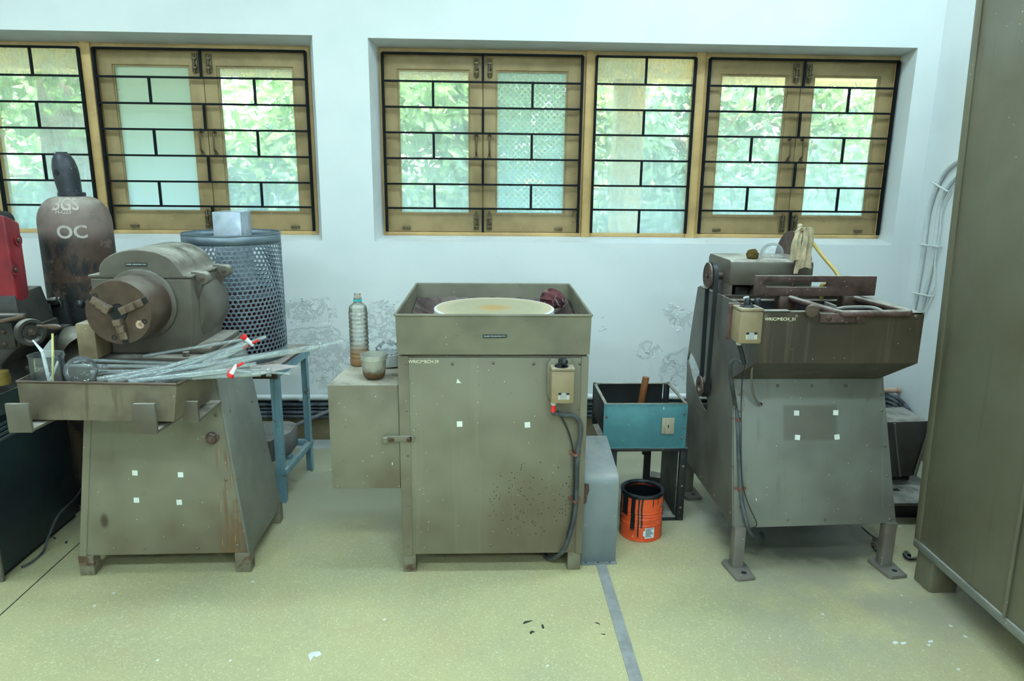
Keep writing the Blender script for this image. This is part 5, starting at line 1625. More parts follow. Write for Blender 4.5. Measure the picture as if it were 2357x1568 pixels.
en = Vector((math.sin(th), -math.cos(th), 0))
part(pc, 'handle_ear', MB().lathe([(0.0, 0.006), (0.005, 0.005), (0.009, 0.001), (0.009, -0.002)], ev, en, 14), M_CLIP)
part(pc, 'handle_wire', MB().tube([ev + en * 0.004, ev + en * 0.008 + Vector((0.012, 0, -0.004))], 0.0015, 6, 1), M_STEEL)


def can_patch(a0, a1, z0, z1, off, mat, name, parent, label=None):
    mb = MB()
    n = 8
    for k in range(n + 1):
        a = a0 + (a1 - a0) * k / n
        for z in (z0, z1):
            mb.v.append(Vector((cnx + (cr + off) * math.sin(a), cny - (cr + off) * math.cos(a), z)))
    mb.f = [(2 * k, 2 * k + 2, 2 * k + 3, 2 * k + 1) for k in range(n)]
    return part(parent, name, mb, mat, label=label)


lbp = can_patch(-0.02, 0.44, 0.018, 0.064, 0.0022, plain('white_paper', (0.80, 0.83, 0.84, 1), 0.7), 'paper_label', pc, 'white printed paper label')
M_PRINT = plain('blue_black_print', S(74, 84, 104), 0.7)
for k in range(7):
    can_patch(0.01, 0.40 - 0.05 * ((k * 3) % 4), 0.0575 - 0.0055 * k, 0.0605 - 0.0055 * k, 0.0027, M_PRINT, 'print_line', lbp)
can_patch(-0.10, -0.02, 0.028, 0.050, 0.0024, M_WHITE_LETTER, 'torn_paper', pc)

# ---------------------------------------------------------------- black stand and teal box
M_BLKFRM = paint('black_angle_iron', S(44, 46, 46), S(30, 32, 33), 0.5, 0.2, blotch=8, white=0.25, dust=0.7)
M_TEALBOX = paint('teal_box_paint', S(78, 134, 140), S(66, 116, 124), 0.45, blotch=4, stain=S(52, 54, 54), stain_amt=0.12, stain_sc=18, white=0.25, dark=0.6)
st = thing('angle_iron_stand', 'low black angle iron stand behind the paint can', 'stand', (0.70, 2.95, 0))
SX0, SX1, SY0, SY1, SZ = 0.535, 0.862, 2.795, 3.10, 0.320
for (x, y) in ((SX0, SY0), (SX1 - 0.028, SY0), (SX0, SY1 - 0.028), (SX1 - 0.028, SY1 - 0.028)):
    part(st, 'post', B(x, x + 0.028, y, y + 0.028, 0, SZ), M_BLKFRM, 0.001)
part(st, 'top_bar', B(SX0, SX1, SY0 - 0.002, SY0 + 0.028, SZ, SZ + 0.013), M_BLKFRM, 0.001)
part(st, 'top_bar', B(SX1 - 0.03, SX1, SY0 + 0.03, SY1, SZ, SZ + 0.013), M_BLKFRM, 0.001)
part(st, 'top_bar', B(SX0, SX0 + 0.03, SY0 + 0.03, SY1, SZ, SZ + 0.013), M_BLKFRM, 0.001)
part(st, 'side_plate', B(SX1 - 0.036, SX1 - 0.030, SY0 + 0.03, SY1 - 0.03, 0.015, SZ - 0.006), M_BLKFRM)
part(st, 'bottom_bar', B(SX1 - 0.10, SX1 - 0.03, SY0, SY0 + 0.022, 0.0, 0.016), M_BLKFRM, 0.001)
part(st, 'bottom_plate', B(SX1 - 0.10, SX1 - 0.037, SY0 + 0.03, SY1 - 0.03, 0.0, 0.010), M_GREY)
part(st, 'inner_plate', B(SX1 - 0.115, SX1 - 0.085, SY1 - 0.03, SY1 - 0.012, 0.05, SZ), M_BLKFRM, 0.001)
part(st, 'bracket_block', B(SX1 - 0.13, SX1 - 0.10, SY1 - 0.05, SY1 - 0.03, 0.20, 0.26), M_BLKFRM, 0.002)
screws(st, [(SX1 - 0.014, SY0, z) for z in (0.06, 0.16, 0.25)])
part(st, 'stay', MB().tube([(0.70, 2.83, SZ + 0.004), (0.60, 3.02, SZ + 0.008)], 0.004, 6, 1), M_BLKFRM)
tb = thing('teal_metal_box', 'open teal fronted metal box with a beige lock plate on the black stand', 'box', (0.675, 2.95, 0.334))
BX0, BX1, BY0, BY1, BZ0, BZ1 = 0.500, 0.850, 2.797, 3.105, 0.334, 0.526
part(tb, 'front_panel', B(BX0, BX1, BY0, BY0 + 0.006, BZ0, BZ1), M_TEALBOX, 0.001)
part(tb, 'front_frame', MB().ring(rect(BX0 - 0.001, BX1 + 0.001, BZ0 - 0.0, BZ1 + 0.001), rect(BX0 + 0.012, BX1 - 0.012, BZ0 + 0.004, BZ1 - 0.004), 'y', BY0 - 0.0025, BY0 + 0.001), M_TEALBOX, 0.0008)
part(tb, 'back_panel', B(BX0, BX1 - 0.03, BY1 - 0.006, BY1, BZ0 + 0.03, BZ1), M_DARK)
part(tb, 'side_panel', B(BX0, BX0 + 0.004, BY0 + 0.008, BY1 - 0.007, BZ0 + 0.062, BZ1), paint('black_side_panel', S(40, 38, 40), S(28, 28, 30), 0.5))
part(tb, 'floor_plate', B(BX0 + 0.002, BX1 - 0.002, BY0 + 0.007, BY1 - 0.007, BZ0, BZ0 + 0.004), M_GREY)
for (x, y) in ((BX0, BY1 - 0.02), (BX1 - 0.026, BY1 - 0.02)):
    part(tb, 'post', B(x, x + 0.024, y, y + 0.018, BZ0, BZ1), M_BLKFRM, 0.001)
part(tb, 'top_rail', B(BX0, BX1, BY1 - 0.016, BY1, BZ1, BZ1 + 0.005), M_DGREY, 0.001)
part(tb, 'top_rail', B(BX0, BX0 + 0.013, BY0 + 0.002, BY1, BZ1 + 0.0002, BZ1 + 0.005), M_DGREY, 0.001)
part(tb, 'top_rail', B(BX1 - 0.013, BX1, BY0 + 0.002, BY1, BZ1 + 0.0002, BZ1 + 0.005), M_DGREY, 0.001)
part(tb, 'top_rail', B(BX0, BX1, BY0, BY0 + 0.010, BZ1 + 0.0002, BZ1 + 0.004), M_DGREY, 0.001)
lk0, lk1 = at(1521, 998, y=BY0), at(1552, 961, y=BY0)
lk = part(tb, 'lock_plate', B(lk0.x, lk1.x, BY0 - 0.010, BY0 - 0.002, lk0.z, lk1.z), paint('beige_lock_paint', S(170, 164, 142), S(150, 144, 124), 0.5), 0.002, label='beige lock plate with keyhole')
lcx, lcz = (lk0.x + lk1.x) / 2, (lk0.z + lk1.z) / 2
part(lk, 'raised_strip', B(lcx - 0.012, lcx + 0.012, BY0 - 0.014, BY0 - 0.010, lk0.z + 0.002, lk1.z - 0.002), bpy.data.materials['beige_lock_paint'], 0.001)
part(lk, 'keyhole', MB().cyl((lcx, BY0 - 0.0144, lcz + 0.004), (lcx, BY0 - 0.014, lcz + 0.004), 0.0035, n=10).box(lcx - 0.0018, lcx + 0.0018, BY0 - 0.0144, BY0 - 0.014, lcz - 0.008, lcz + 0.004), M_DARK)
screws(tb, [Vector((at(px, py, y=BY0).x, BY0 - 0.0025, at(px, py, y=BY0).z)) for px, py in ((1396, 960), (1398, 1018), (1575, 952), (1574, 985), (1570, 1008))])
hm0, hm1 = Vector((0.672, 2.96, BZ0 + 0.006)), at(1487, 868, y=2.955)
solo('wooden_mallet', MB().cyl(hm0, hm1, 0.0135, 0.0150, 20), paint('varnished_brown_wood', S(134, 84, 46), S(108, 64, 36), 0.35, streak=S(84, 48, 28), streak_amt=0.6), 'round brown wooden tool handle standing up in the teal box', 'tool', 0.002)

# ---------------------------------------------------------------- big belt-driven grinding machine on the right
def faded_rect(t, col):
    x, y, z = t.xyz()                             # object origin = machine base (1.24, 2.75, 0)
    m = t.mul(t.mul(t.step(x, -0.125, -0.110), t.step(x, 0.094, 0.080)), t.mul(t.step(z, 0.485, 0.497), t.step(z, 0.625, 0.612)))
    return t.mix(t.mul(m, 0.55), col, S(84, 80, 66))


M_G3 = paint('grey_panel_with_drips', S(114, 118, 108), S(96, 96, 88), 0.42, blotch=2.2, stain=S(88, 80, 66), stain_amt=0.16, stain_sc=4, streak=S(92, 86, 74), streak_amt=0.35, white=0.2, dark=0.06, extra=faded_rect)
M_BROWN3 = paint('brown_hopper_paint', S(70, 62, 50), S(56, 50, 40), 0.38, blotch=2.2, stain=S(64, 54, 44), stain_amt=0.2, stain_sc=3, streak=S(94, 86, 70), streak_amt=0.5, white=0.3, dust=0.7)
bm_ = thing('belt_grinding_machine', 'large grey brown grinding machine with hopper, slotted rail and belt pulleys', 'machine', (1.24, 2.75, 0))


def pf(z):                                        # front panel plane
    return 2.40 + (z - 0.178) * (0.125 / 0.537)


PN = Vector((0, -0.537, 0.125)).normalized()
LX, RXB, RXT = 0.935, 1.555, 1.505
part(bm_, 'front_panel', MB().hull8([(LX, pf(.172), 0.172), (RXB, pf(.186), 0.186), (RXB, pf(.186) + 0.012, 0.186), (LX, pf(.172) + 0.012, 0.172)], [(LX, pf(.72), 0.72), (RXT, pf(.72), 0.72), (RXT, pf(.72) + 0.012, 0.72), (LX, pf(.72) + 0.012, 0.72)]), M_G3, 0.002)
outer = [(2.402, 0.178), (2.60, 0.178), (2.80, 0.178), (3.005, 0.180), (3.06, 0.34), (3.10, 0.50), (3.115, 0.64), (3.09, 0.76), (3.06, 0.88), (3.03, 0.985), (2.85, 0.990), (2.66, 0.996), (2.48, 1.000), (2.52, 0.86), (2.525, 0.72), (2.47, 0.45)]
outer = [q for i in range(len(outer)) for q in (outer[i], ((outer[i][0] + outer[(i + 1) % len(outer)][0]) / 2, (outer[i][1] + outer[(i + 1) % len(outer)][1]) / 2))]
hc_ = Vector((2.95, 0.590))
dm, dn = Vector((0.175, 0.085)), Vector((-0.022, 0.045))
hole = []
for (y, z) in outer:
    d = Vector((y, z)) - hc_
    a = math.atan2(d.dot(dn.normalized()) / dn.length, d.dot(dm.normalized()) / dm.length)
    hole.append(tuple(hc_ + dm * math.cos(a) + dn * math.sin(a)))
M_G3S = paint('dark_streaked_side_paint', S(100, 98, 88), S(66, 60, 52), 0.45, blotch=1.8, streak=S(120, 120, 108), streak_amt=0.3, white=0.2, dark=0.06)  # darker and browner than the front panel, with pale streaks
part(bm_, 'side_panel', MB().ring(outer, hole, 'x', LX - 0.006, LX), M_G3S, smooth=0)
side_r = [(2.402, 0.186), (3.0, 0.186), (3.10, 0.60), (3.03, 0.985), (2.70, 0.99), (2.525, 0.72)]
part(bm_, 'side_panel', MB().prism(side_r, 'x', RXT - 0.004, RXT), M_G3, smooth=0)
part(bm_, 'rear_light_block', MB().hull8([(LX, 3.0, 0.186), (RXT - 0.004, 3.0, 0.186), (RXT - 0.004, 3.006, 0.186), (LX, 3.006, 0.186)], [(LX, 3.06, 0.44), (RXT - 0.004, 3.06, 0.44), (RXT - 0.004, 3.066, 0.44), (LX, 3.066, 0.44)]), M_G3)  # unseen sheet added to keep light from coming in behind
part(bm_, 'top_plate', B(LX, RXT, 2.66, 3.03, 0.982, 0.990), M_BROWN3, 0.002)
for z in (0.25, 0.36, 0.47, 0.60, 0.66):
    screws(bm_, [(LX + 0.022, pf(z) - 0.001, z), (RXB - 0.018 - (z - .18) * 0.09, pf(z) - 0.001, z)], PN)
screws(bm_, [(x, pf(0.20) - 0.001, 0.20) for x in (0.97, 1.14, 1.28, 1.42, 1.53)], PN)
screws(bm_, [(x, pf(0.69) - 0.001, 0.69) for x in (1.10, 1.23, 1.36)], PN)
screws(bm_, [(LX - 0.006, y, z) for y, z in ((2.43, 0.22), (2.45, 0.40), (2.48, 0.62), (2.62, 0.20), (2.80, 0.20), (3.03, 0.30), (3.08, 0.66), (2.99, 0.96), (2.72, 0.965))], (-1, 0, 0))
for (x0, x1, y0, y1, zt3) in ((0.938, 0.980, 2.390, 2.430, 0.18), (1.512, 1.556, 2.392, 2.432, 0.19), (0.940, 0.982, 3.06, 3.10, 0.33), (1.470, 1.512, 2.96, 3.0, 0.30)):
    lg = part(bm_, 'leg', B(x0, x1, y0, y1, 0.012, zt3), paint('rusty_grey_leg', S(116, 114, 104), S(92, 86, 76), 0.5, stain=S(84, 62, 46), stain_amt=0.3, stain_sc=9, white=0.4) if 'rusty_grey_leg' not in bpy.data.materials else bpy.data.materials['rusty_grey_leg'], 0.003)
    xc, yc_ = (x0 + x1) / 2, (y0 + y1) / 2
    ftp = MB().prism([(xc - 0.045, yc_ + 0.03), (xc - 0.030, yc_ + 0.045), (xc + 0.040, yc_ + 0.03), (xc + 0.045, yc_ - 0.085), (xc - 0.020, yc_ - 0.095), (xc - 0.030, yc_ - 0.085)], 'z', 0.0, 0.0135)
    fpp = part(bm_, 'foot_plate', ftp, bpy.data.materials['rusty_grey_leg'], 0.002)
    part(fpp, 'bolt_hole', MB().cyl((xc + 0.012, yc_ - 0.055, 0.0136), (xc + 0.012, yc_ - 0.055, 0.0140), 0.010, n=16), M_DARK)

# hopper
HX0, HX1, HY0 = 0.924, 1.478, 2.300
ho = [(HY0, 1.012), (HY0, 0.836), (2.522, 0.716), (2.560, 0.740), (2.700, 0.84), (2.700, 1.004)]
hin = [(HY0 + 0.006, 1.012), (HY0 + 0.006, 0.840), (2.520, 0.726), (2.556, 0.748), (2.694, 0.846), (2.694, 1.004)]
mb = MB()
n6 = len(ho)
for i in range(n6 - 1):                            # folded sheet: front, slope, rear
    a, b, c, d = ho[i], ho[i + 1], hin[i + 1], hin[i]
    mb.add([(HX0, *a), (HX0, *b), (HX0, *c), (HX0, *d), (HX1, *a), (HX1, *b), (HX1, *c), (HX1, *d)], [(0, 1, 2, 3), (4, 7, 6, 5), (0, 4, 5, 1), (3, 2, 6, 7), (0, 3, 7, 4), (1, 5, 6, 2)])
mb.prism(ho, 'x', HX0 - 0.005, HX0 - 0.0005).prism(ho, 'x', HX1 + 0.0005, HX1 + 0.005)
part(bm_, 'hopper', mb, M_BROWN3, smooth=20)
part(bm_, 'hopper_rim', B(HX0, HX0 + 0.10, HY0 - 0.001, HY0 + 0.03, 1.012, 1.017).box(HX0, at(1868, 715, y=HY0).x, HY0 - 0.001, HY0 + 0.014, 1.012, 1.016).box(HX1 - 0.03, HX1 + 0.002, HY0, 2.70, 1.006, 1.011), M_GREY, 0.001)
part(bm_, 'hopper_interior', B(HX0 + 0.006, HX1 - 0.006, 2.34, 2.66, 0.86, 0.868), M_DARK)
screws(bm_, [(at(px, 728, y=HY0).x, HY0, at(px, 728, y=HY0).z) for px in (1763, 1834, 2108)])
tp = at(1796, 735, y=HY0)
part(bm_, 'lettering', text_mb('WRIC/MECH_31', 0.0150, face_frame((tp.x, HY0 - 0.0006, tp.z), (1, 0, 0), (0, 0, 1)), bold=0.006), M_CREAM_LETTER, smooth=0)
# rod handle, bracket plate and roller
ZU = 1.026
u1, u2, u3, u4 = Vector((1.150, 2.60, 1.008)), at(1935, 722, y=2.285), at(2098, 721, y=2.285), Vector((1.40, 2.60, 1.008))
part(bm_, 'u_rod', MB().tube([u1, u2 + Vector((-0.004, 0.012, 0)), u2 + Vector((0.012, 0, 0)), u3 + Vector((-0.012, 0, 0)), u3 + Vector((0.0, 0.012, 0)), u4], 0.0115, 12, 1), M_RUST)
b0, b1 = at(1885, 742, y=2.296), at(1996, 722, y=2.296)
bp = part(bm_, 'bracket_plate', B(b0.x, b1.x, 2.288, 2.2995, b0.z, b1.z), M_RUST, 0.001)
for px in (1907, 1975):
    v = at(px, 733, y=2.288)
    same(bp, 'bolt', ME_HEX, (v.x, 2.288, v.z))
v = at(1870, 716, y=2.27)
wn = Vector((-0.45, -0.89, 0.05)).normalized()
ro = part(bm_, 'roller', MB().lathe([(0.0, 0.003), (0.018, 0.003), (0.022, 0.0), (0.022, -0.004), (0.0, -0.004)], v, wn, 24), M_STEEL)
part(ro, 'roller_nut', MB().cyl(v + wn * 0.003, v + wn * 0.013, 0.0075, n=6), M_STEEL)
part(bm_, 'roller_bush', MB().lathe([(0.0, -0.004), (0.014, -0.004), (0.016, -0.014), (0.012, -0.030), (0.0, -0.030)], v, wn, 16), plain('orange_brown_bush', S(150, 92, 44), 0.4))
part(bm_, 'guide_bar', MB().tube([at(1925, 712, y=2.36), at(1950, 708, y=2.37), at(2005, 708, y=2.37), at(2030, 716, y=2.34)], 0.006, 8, 4), M_GREY)
part(bm_, 'red_wedge', MB().hull8([(1.255, 2.50, 0.90), (1.285, 2.50, 0.90), (1.285, 2.56, 0.90), (1.255, 2.56, 0.90)], [(1.265, 2.50, 0.985), (1.280, 2.50, 0.985), (1.280, 2.56, 0.985), (1.265, 2.56, 0.985)]), plain('dull_red_paint', S(110, 44, 46), 0.5))
part(bm_, 'steel_tongue', MB().hull8([(1.287, 2.50, 0.90), (1.297, 2.50, 0.90), (1.297, 2.58, 0.90), (1.287, 2.58, 0.90)], [(1.272, 2.50, 1.0), (1.282, 2.50, 1.0), (1.282, 2.58, 1.0), (1.272, 2.58, 1.0)]), M_GREY, 0.001)
# slotted rail
RYR = 2.60
r0, r1, r2, r3 = at(1735, 682, y=RYR), at(2014, 681, y=RYR), at(2020, 636, y=RYR), at(1748, 637, y=RYR)
s0, s1 = at(1760, 661, y=RYR), at(1906, 650, y=RYR)
ox = [(r0.x, r0.z), ((r0.x + r1.x) / 2, r0.z), (r1.x, r1.z), (r1.x, (r1.z + r2.z) / 2), (r1.x, r2.z), ((r0.x + r1.x) / 2, r2.z), (r0.x, r2.z), (r0.x, (r1.z + r2.z) / 2)]
sxm = (s0.x + s1.x) / 2
ix = [(s0.x + 0.008, s0.z), (sxm, s0.z), (s1.x - 0.004, s0.z), (s1.x, (s0.z + s1.z) / 2), (s1.x - 0.004, s1.z), (sxm, s1.z), (s0.x + 0.008, s1.z), (s0.x, (s0.z + s1.z) / 2)]
part(bm_, 'slotted_rail', MB().ring(ox, ix, 'y', RYR, RYR + 0.014), M_RUST, 0.0025)
for x in (1.145, 1.39):
    rb = part(bm_, 'rail_block', B(x - 0.035, x + 0.035, RYR - 0.005, RYR + 0.05, 0.960, r0.z - 0.0005), M_STEEL, 0.002)
    for dx in (-0.02, 0.02):
        part(rb, 'stud', MB().cyl((x + dx, RYR + 0.012, 0.958), (x + dx, RYR + 0.012, 0.940), 0.005, n=8), M_STEEL)
part(bm_, 'rail_beam', B(1.05, 1.47, RYR + 0.055, RYR + 0.065, 0.945, 0.982), M_DARK)
# spindle housing with a notch, pulleys and belt
GX0, GX1, GY0, GY1, GZ0, GZ1 = 0.950, 1.275, 2.700, 2.975, 0.9905, 1.138
c5 = 0.016
hp_ = [(GY0, 1.042), (GY0, GZ1 - c5), (GY0 + c5 * 0.3, GZ1 - c5 * 0.3), (GY0 + c5, GZ1), (GY1 - c5, GZ1), (GY1, GZ1 - c5), (GY1, 1.042)]
mb = MB().prism(hp_, 'x', GX0, GX1).box(1.055, GX1, GY0, GY1, GZ0, 1.042).box(GX0, GX0 + 0.014, GY0, GY1, GZ0, 1.042).box(GX0, 1.06, GY1 - 0.02, GY1, GZ0, 1.042)
part(bm_, 'spindle_housing', mb, M_DGREY, 0.003)
part(bm_, 'bearing_block', B(0.99, 1.04, 2.74, 2.82, GZ0, 1.03), M_CASTBLK, 0.004)
PXc, PYc = 0.905, 2.79
pu = at(1640, 637, x=PXc)
pl_ = at(1617, 888, x=PXc)
pu.y, pl_.y = PYc, PYc


def pulley(c, r, name, bore=None):
    if bore:
        prf = [(bore, -0.016), (r, -0.016), (r, -0.011), (r - 0.010, 0.0), (r, 0.011), (r, 0.016), (bore, 0.016)]
        return part(bm_, name, MB().lathe(prf, c, (1, 0, 0), 40, close=True), M_RUST)
    prf = [(0.0, -0.014), (r - 0.008, -0.014), (r - 0.004, -0.017), (r, -0.015), (r, -0.010), (r - 0.008, -0.002), (r, 0.006), (r, 0.014), (0.0, 0.014)]
    return part(bm_, name, MB().lathe(prf, c, (1, 0, 0), 40), M_RUST)


p_u = pulley(pu, 0.054, 'drive_pulley')
part(p_u, 'pulley_hub', MB().lathe([(0.0, -0.020), (0.006, -0.020), (0.010, -0.016), (0.0, -0.012)], pu, (1, 0, 0), 16), M_STEEL)
p_l = pulley(pl_, 0.043, 'motor_pulley', 0.020)
part(bm_, 'pulley_shaft', MB().cyl(pu, (GX0 + 0.01, pu.y, pu.z), 0.014, n=16), M_STEEL)
part(bm_, 'motor_shaft', MB().cyl((PXc + 0.004, pl_.y, pl_.z), (1.05, pl_.y, pl_.z), 0.0195, n=16), M_DARK)
part(bm_, 'motor_body', MB().cyl((1.05, pl_.y + 0.01, pl_.z - 0.02), (1.30, pl_.y + 0.01, pl_.z - 0.02), 0.085, n=28), M_CASTBLK, 0.004)
bl_ = MB()
ru, rl_ = 0.050, 0.039
path_o, path_i = [], []
for k in range(13):
    a = math.pi * k / 12
    path_o.append((pu.y + (ru + 0.006) * math.cos(a), pu.z + (ru + 0.006) * math.sin(a)))
    path_i.append((pu.y + (ru - 0.002) * math.cos(a), pu.z + (ru - 0.002) * math.sin(a)))
for k in range(13):
    a = math.pi + math.pi * k / 12
    path_o.append((pl_.y + (rl_ + 0.006) * math.cos(a), pl_.z + (rl_ + 0.006) * math.sin(a)))
    path_i.append((pl_.y + (rl_ - 0.002) * math.cos(a), pl_.z + (rl_ - 0.002) * math.sin(a)))
part(bm_, 'drive_belt', bl_.ring(path_o, path_i, 'x', PXc - 0.004, PXc + 0.013), M_RUBBER, smooth=50)
# big wheel behind the housing
part(bm_, 'lap_wheel', MB().lathe([(0.0, -0.014), (0.160, -0.014), (0.170, -0.010), (0.170, 0.014), (0.160, 0.018), (0.0, 0.018)], (1.318, 3.0, 1.060), (1, 0, 0), 56), M_RUST, 0.0)
part(bm_, 'wheel_shaft', MB().cyl((1.24, 2.93, 1.06), (1.32, 2.99, 1.06), 0.016, n=14), M_STEEL)
# switch box on the left front corner with its cables
q0, q1 = at(1705, 715, y=2.296), at(1752, 792, y=2.296)
part(bm_, 'switch_bracket', B(q0.x - 0.012, 0.9235, 2.378, 2.386, q1.z - 0.004, q0.z + 0.010), M_RUST, 0.001)
switch_box(bm_, q0.x, q1.x, 2.296, 2.3775, q1.z, q0.z + 0.006, 0.024)
gx = q0.x + 0.018
part(bm_, 'cable_gland', MB().cyl((gx, 2.335, q1.z), (gx, 2.335, q1.z - 0.012), 0.0085, n=14).cyl((gx, 2.335, q1.z - 0.004), (gx, 2.335, q1.z - 0.009), 0.010, n=6), M_INSTRUMENT)
cl = [(gx, 2.335, q1.z - 0.010), tuple(at(1708, 815, y=2.335)), tuple(at(1713, 838, y=2.34)), ]
part(bm_, 'rubber_sleeve', MB().tube(cl, 0.0075, 10, 4), M_RUBBER)
c2 = [at(1713, 838, y=2.34), at(1705, 832, y=2.35), at(1693, 828, y=2.37), at(1682, 838, y=2.385), at(1681, 862, y=2.40), at(1687, 900, y=2.41)]
for (px, py) in ((1693, 935), (1698, 970), (1700, 1030), (1703, 1100), (1707, 1150)):
    z_ = at(px, py, y=2.42).z
    c2.append(at(px, py, y=pf(z_) - 0.012))
c2 += [at(1718, 1200, y=2.385), at(1728, 1228, y=2.40), at(1748, 1246, y=2.46), at(1758, 1240, y=2.56), at(1752, 1225, y=2.64)]
part(bm_, 'supply_cable', MB().tube(c2, 0.0072, 10, 6), M_CABLE)
part(bm_, 'earth_wire', MB().tube([at(1715, 838, y=2.345), at(1708, 880, y=2.42), at(1706, 960, y=2.43), at(1708, 1100, y=2.38), at(1722, 1160, y=2.375), at(1742, 1205, y=2.38), at(1730, 1216, y=2.392)], 0.0018, 6, 6), M_RUBBER)
v9 = at(1749, 932, y=pf(0.60))
part(bm_, 'grey_conduit', MB().tube([at(1735, 795, y=2.335), at(1735, 820, y=2.335), at(1730, 860, y=2.38), at(1731, 890, y=2.45), at(1738, 918, y=2.475), Vector((v9.x, v9.y - 0.004, v9.z))], 0.0042, 8, 6), paint('grey_flex', S(120, 118, 108), S(98, 96, 88), 0.5))
part(bm_, 'cable_hole', MB().cyl((v9.x + 0.004, pf(v9.z) - 0.0012, v9.z), (v9.x + 0.004, pf(v9.z) - 0.0004, v9.z), 0.0075, n=16), M_DARK)
for (px, py) in ((1699, 966), (1706, 1127)):
    z_ = at(px, py, y=2.42).z
    v = at(px, py, y=pf(z_) - 0.012)
    part(bm_, 'cable_clip', MB().ring([(v.x + 0.010 * math.cos(q), v.y + 0.002 + 0.013 * math.sin(q)) for q in [i * math.pi / 6 for i in range(12)]], [(v.x + 0.0078 * math.cos(q), v.y + 0.002 + 0.0108 * math.sin(q)) for q in [i * math.pi / 6 for i in range(12)]], 'z', v.z - 0.005, v.z + 0.005).box(v.x - 0.022, v.x + 0.022, v.y + 0.009, v.y + 0.014, v.z - 0.005, v.z + 0.005), M_CLIP, 0.0006)
stk = []
for px, py in ((1833, 951), (1923, 950), (1835, 1007), (1926, 1006)):
    z_ = at(px, py, y=2.48).z
    z_ = at(px, py, y=pf(z_)).z
    stk.append(at(px, py, y=pf(z_) - 0.0005))
stickers(bm_, stk, PN, (0, 0, 1), 0.0095, 9)

# things lying on it
v = at(1757, 586, z=GZ1)
dm_ = solo('glass_dome', MB().lathe([(0.052, 0.001), (0.053, 0.004), (0.048, 0.007)] + [(0.046 * math.cos(a), 0.012 + 0.044 * math.sin(a)) for a in [i * math.pi / 2 / 12 for i in range(12)]] + [(0.0008, 0.056)], (v.x, 2.83, GZ1 + 0.0005), n=32), M_GLASS_T, 'clear glass dome sitting on top of the spindle housing', 'glass dome')
crumple('dried_sponge', 'small shrivelled olive brown lump on the spindle housing', 'sponge', (at(1713, 590, z=GZ1).x, 2.76, GZ1 + 0.014), (0.019, 0.016, 0.020), plain('olive_brown_sponge', S(92, 76, 26), 0.9, bump=1.0), 8, rough=0.8)
solo('chalk_stub', MB().cyl(at(1713, 686, z=0.996), at(1728, 683, z=0.996), 0.005, n=10), M_PTFE, 'short white chalk stub below the housing notch', 'chalk', 0.001)


def cloth_tail(mb, pts, w0, w1, seed):
    rnd = random.Random(seed)
    path = smooth_path([Vector(p) for p in pts], 6)
    n = 28
    m = len(path)
    ph = rnd.uniform(0, 6)
    k0 = len(mb.v)
    for i, p in enumerate(path):
        t_ = i / (m - 1)
        for k in range(n):
            q = 2 * math.pi * k / n
            r_ = (w0 + (w1 - w0) * t_) * (1 + 0.34 * math.sin(6 * q + ph + 1.5 * t_) + 0.16 * math.sin(9 * q - 4 * t_))
            mb.v.append(p + Vector((math.cos(q) * r_, math.sin(q) * r_ * 0.45, 0.05 * r_ * math.sin(3 * q) * 4 * t_)))
    for i in range(m - 1):
        for k in range(n):
            mb.f.append((k0 + i * n + k, k0 + i * n + (k + 1) % n, k0 + (i + 1) * n + (k + 1) % n, k0 + (i + 1) * n + k))
    mb.f.append(tuple(k0 + k for k in range(n))[::-1])
    mb.f.append(tuple(k0 + (m - 1) * n + k for k in range(n)))


RGY = 2.672
rk = at(1843, 538, y=RGY)
part(bm_, 'tie_post', MB().cyl((rk.x, RGY + 0.016, 0.99), (rk.x, RGY + 0.016, rk.z + 0.026), 0.008, n=12), M_STEEL)
rgm = rag_mat('faded_green_print_cloth', S(188, 172, 140), S(150, 140, 112), S(116, 148, 110))
rg = thing('tied_rag', 'faded cream and green rag knotted around the post behind the slotted rail', 'rag', (rk.x, RGY, 1.05))
mb = MB().ball((rk.x - 0.002, RGY, rk.z), 0.019, 14, 10, (1.0, 1.3, 1.25)).ball((rk.x - 0.001, RGY + 0.01, rk.z + 0.026), 0.011, 12, 8)
part(rg, 'knot', mb, rgm)
mb = MB()
cloth_tail(mb, [at(1842, 536, y=RGY - 0.02), at(1836, 556, y=RGY - 0.03), at(1833, 585, y=RGY - 0.03), at(1832, 600, y=RGY - 0.03)], 0.012, 0.019, 1)
part(rg, 'tail', mb, rgm, smooth=60)
mb = MB()
cloth_tail(mb, [at(1838, 596, y=RGY - 0.03), at(1836, 612, y=RGY - 0.03), at(1831, 630, y=RGY - 0.03)], 0.010, 0.006, 5)
part(rg, 'tail_end', mb, rgm, smooth=60)
mb = MB()
cloth_tail(mb, [at(1846, 532, y=RGY - 0.025), at(1858, 524, y=RGY - 0.03), at(1860, 550, y=RGY - 0.035), at(1855, 580, y=RGY - 0.035), at(1852, 602, y=RGY - 0.035), at(1851, 617, y=RGY - 0.03)], 0.013, 0.022, 2)
part(rg, 'tail', mb, rgm, smooth=60)
solo('yellow_hose', MB().tube([at(1862, 548, y=2.90), at(1890, 585, y=2.86), at(1929, 634, y=2.76), at(1925, 660, y=2.70), at(1893, 656, y=2.66), (1.30, 2.66, 0.995)], 0.0075, 10, 8), plain('yellow_rubber_hose', S(176, 156, 84), 0.45), 'yellowish rubber hose dropping behind the slotted rail', 'hose')

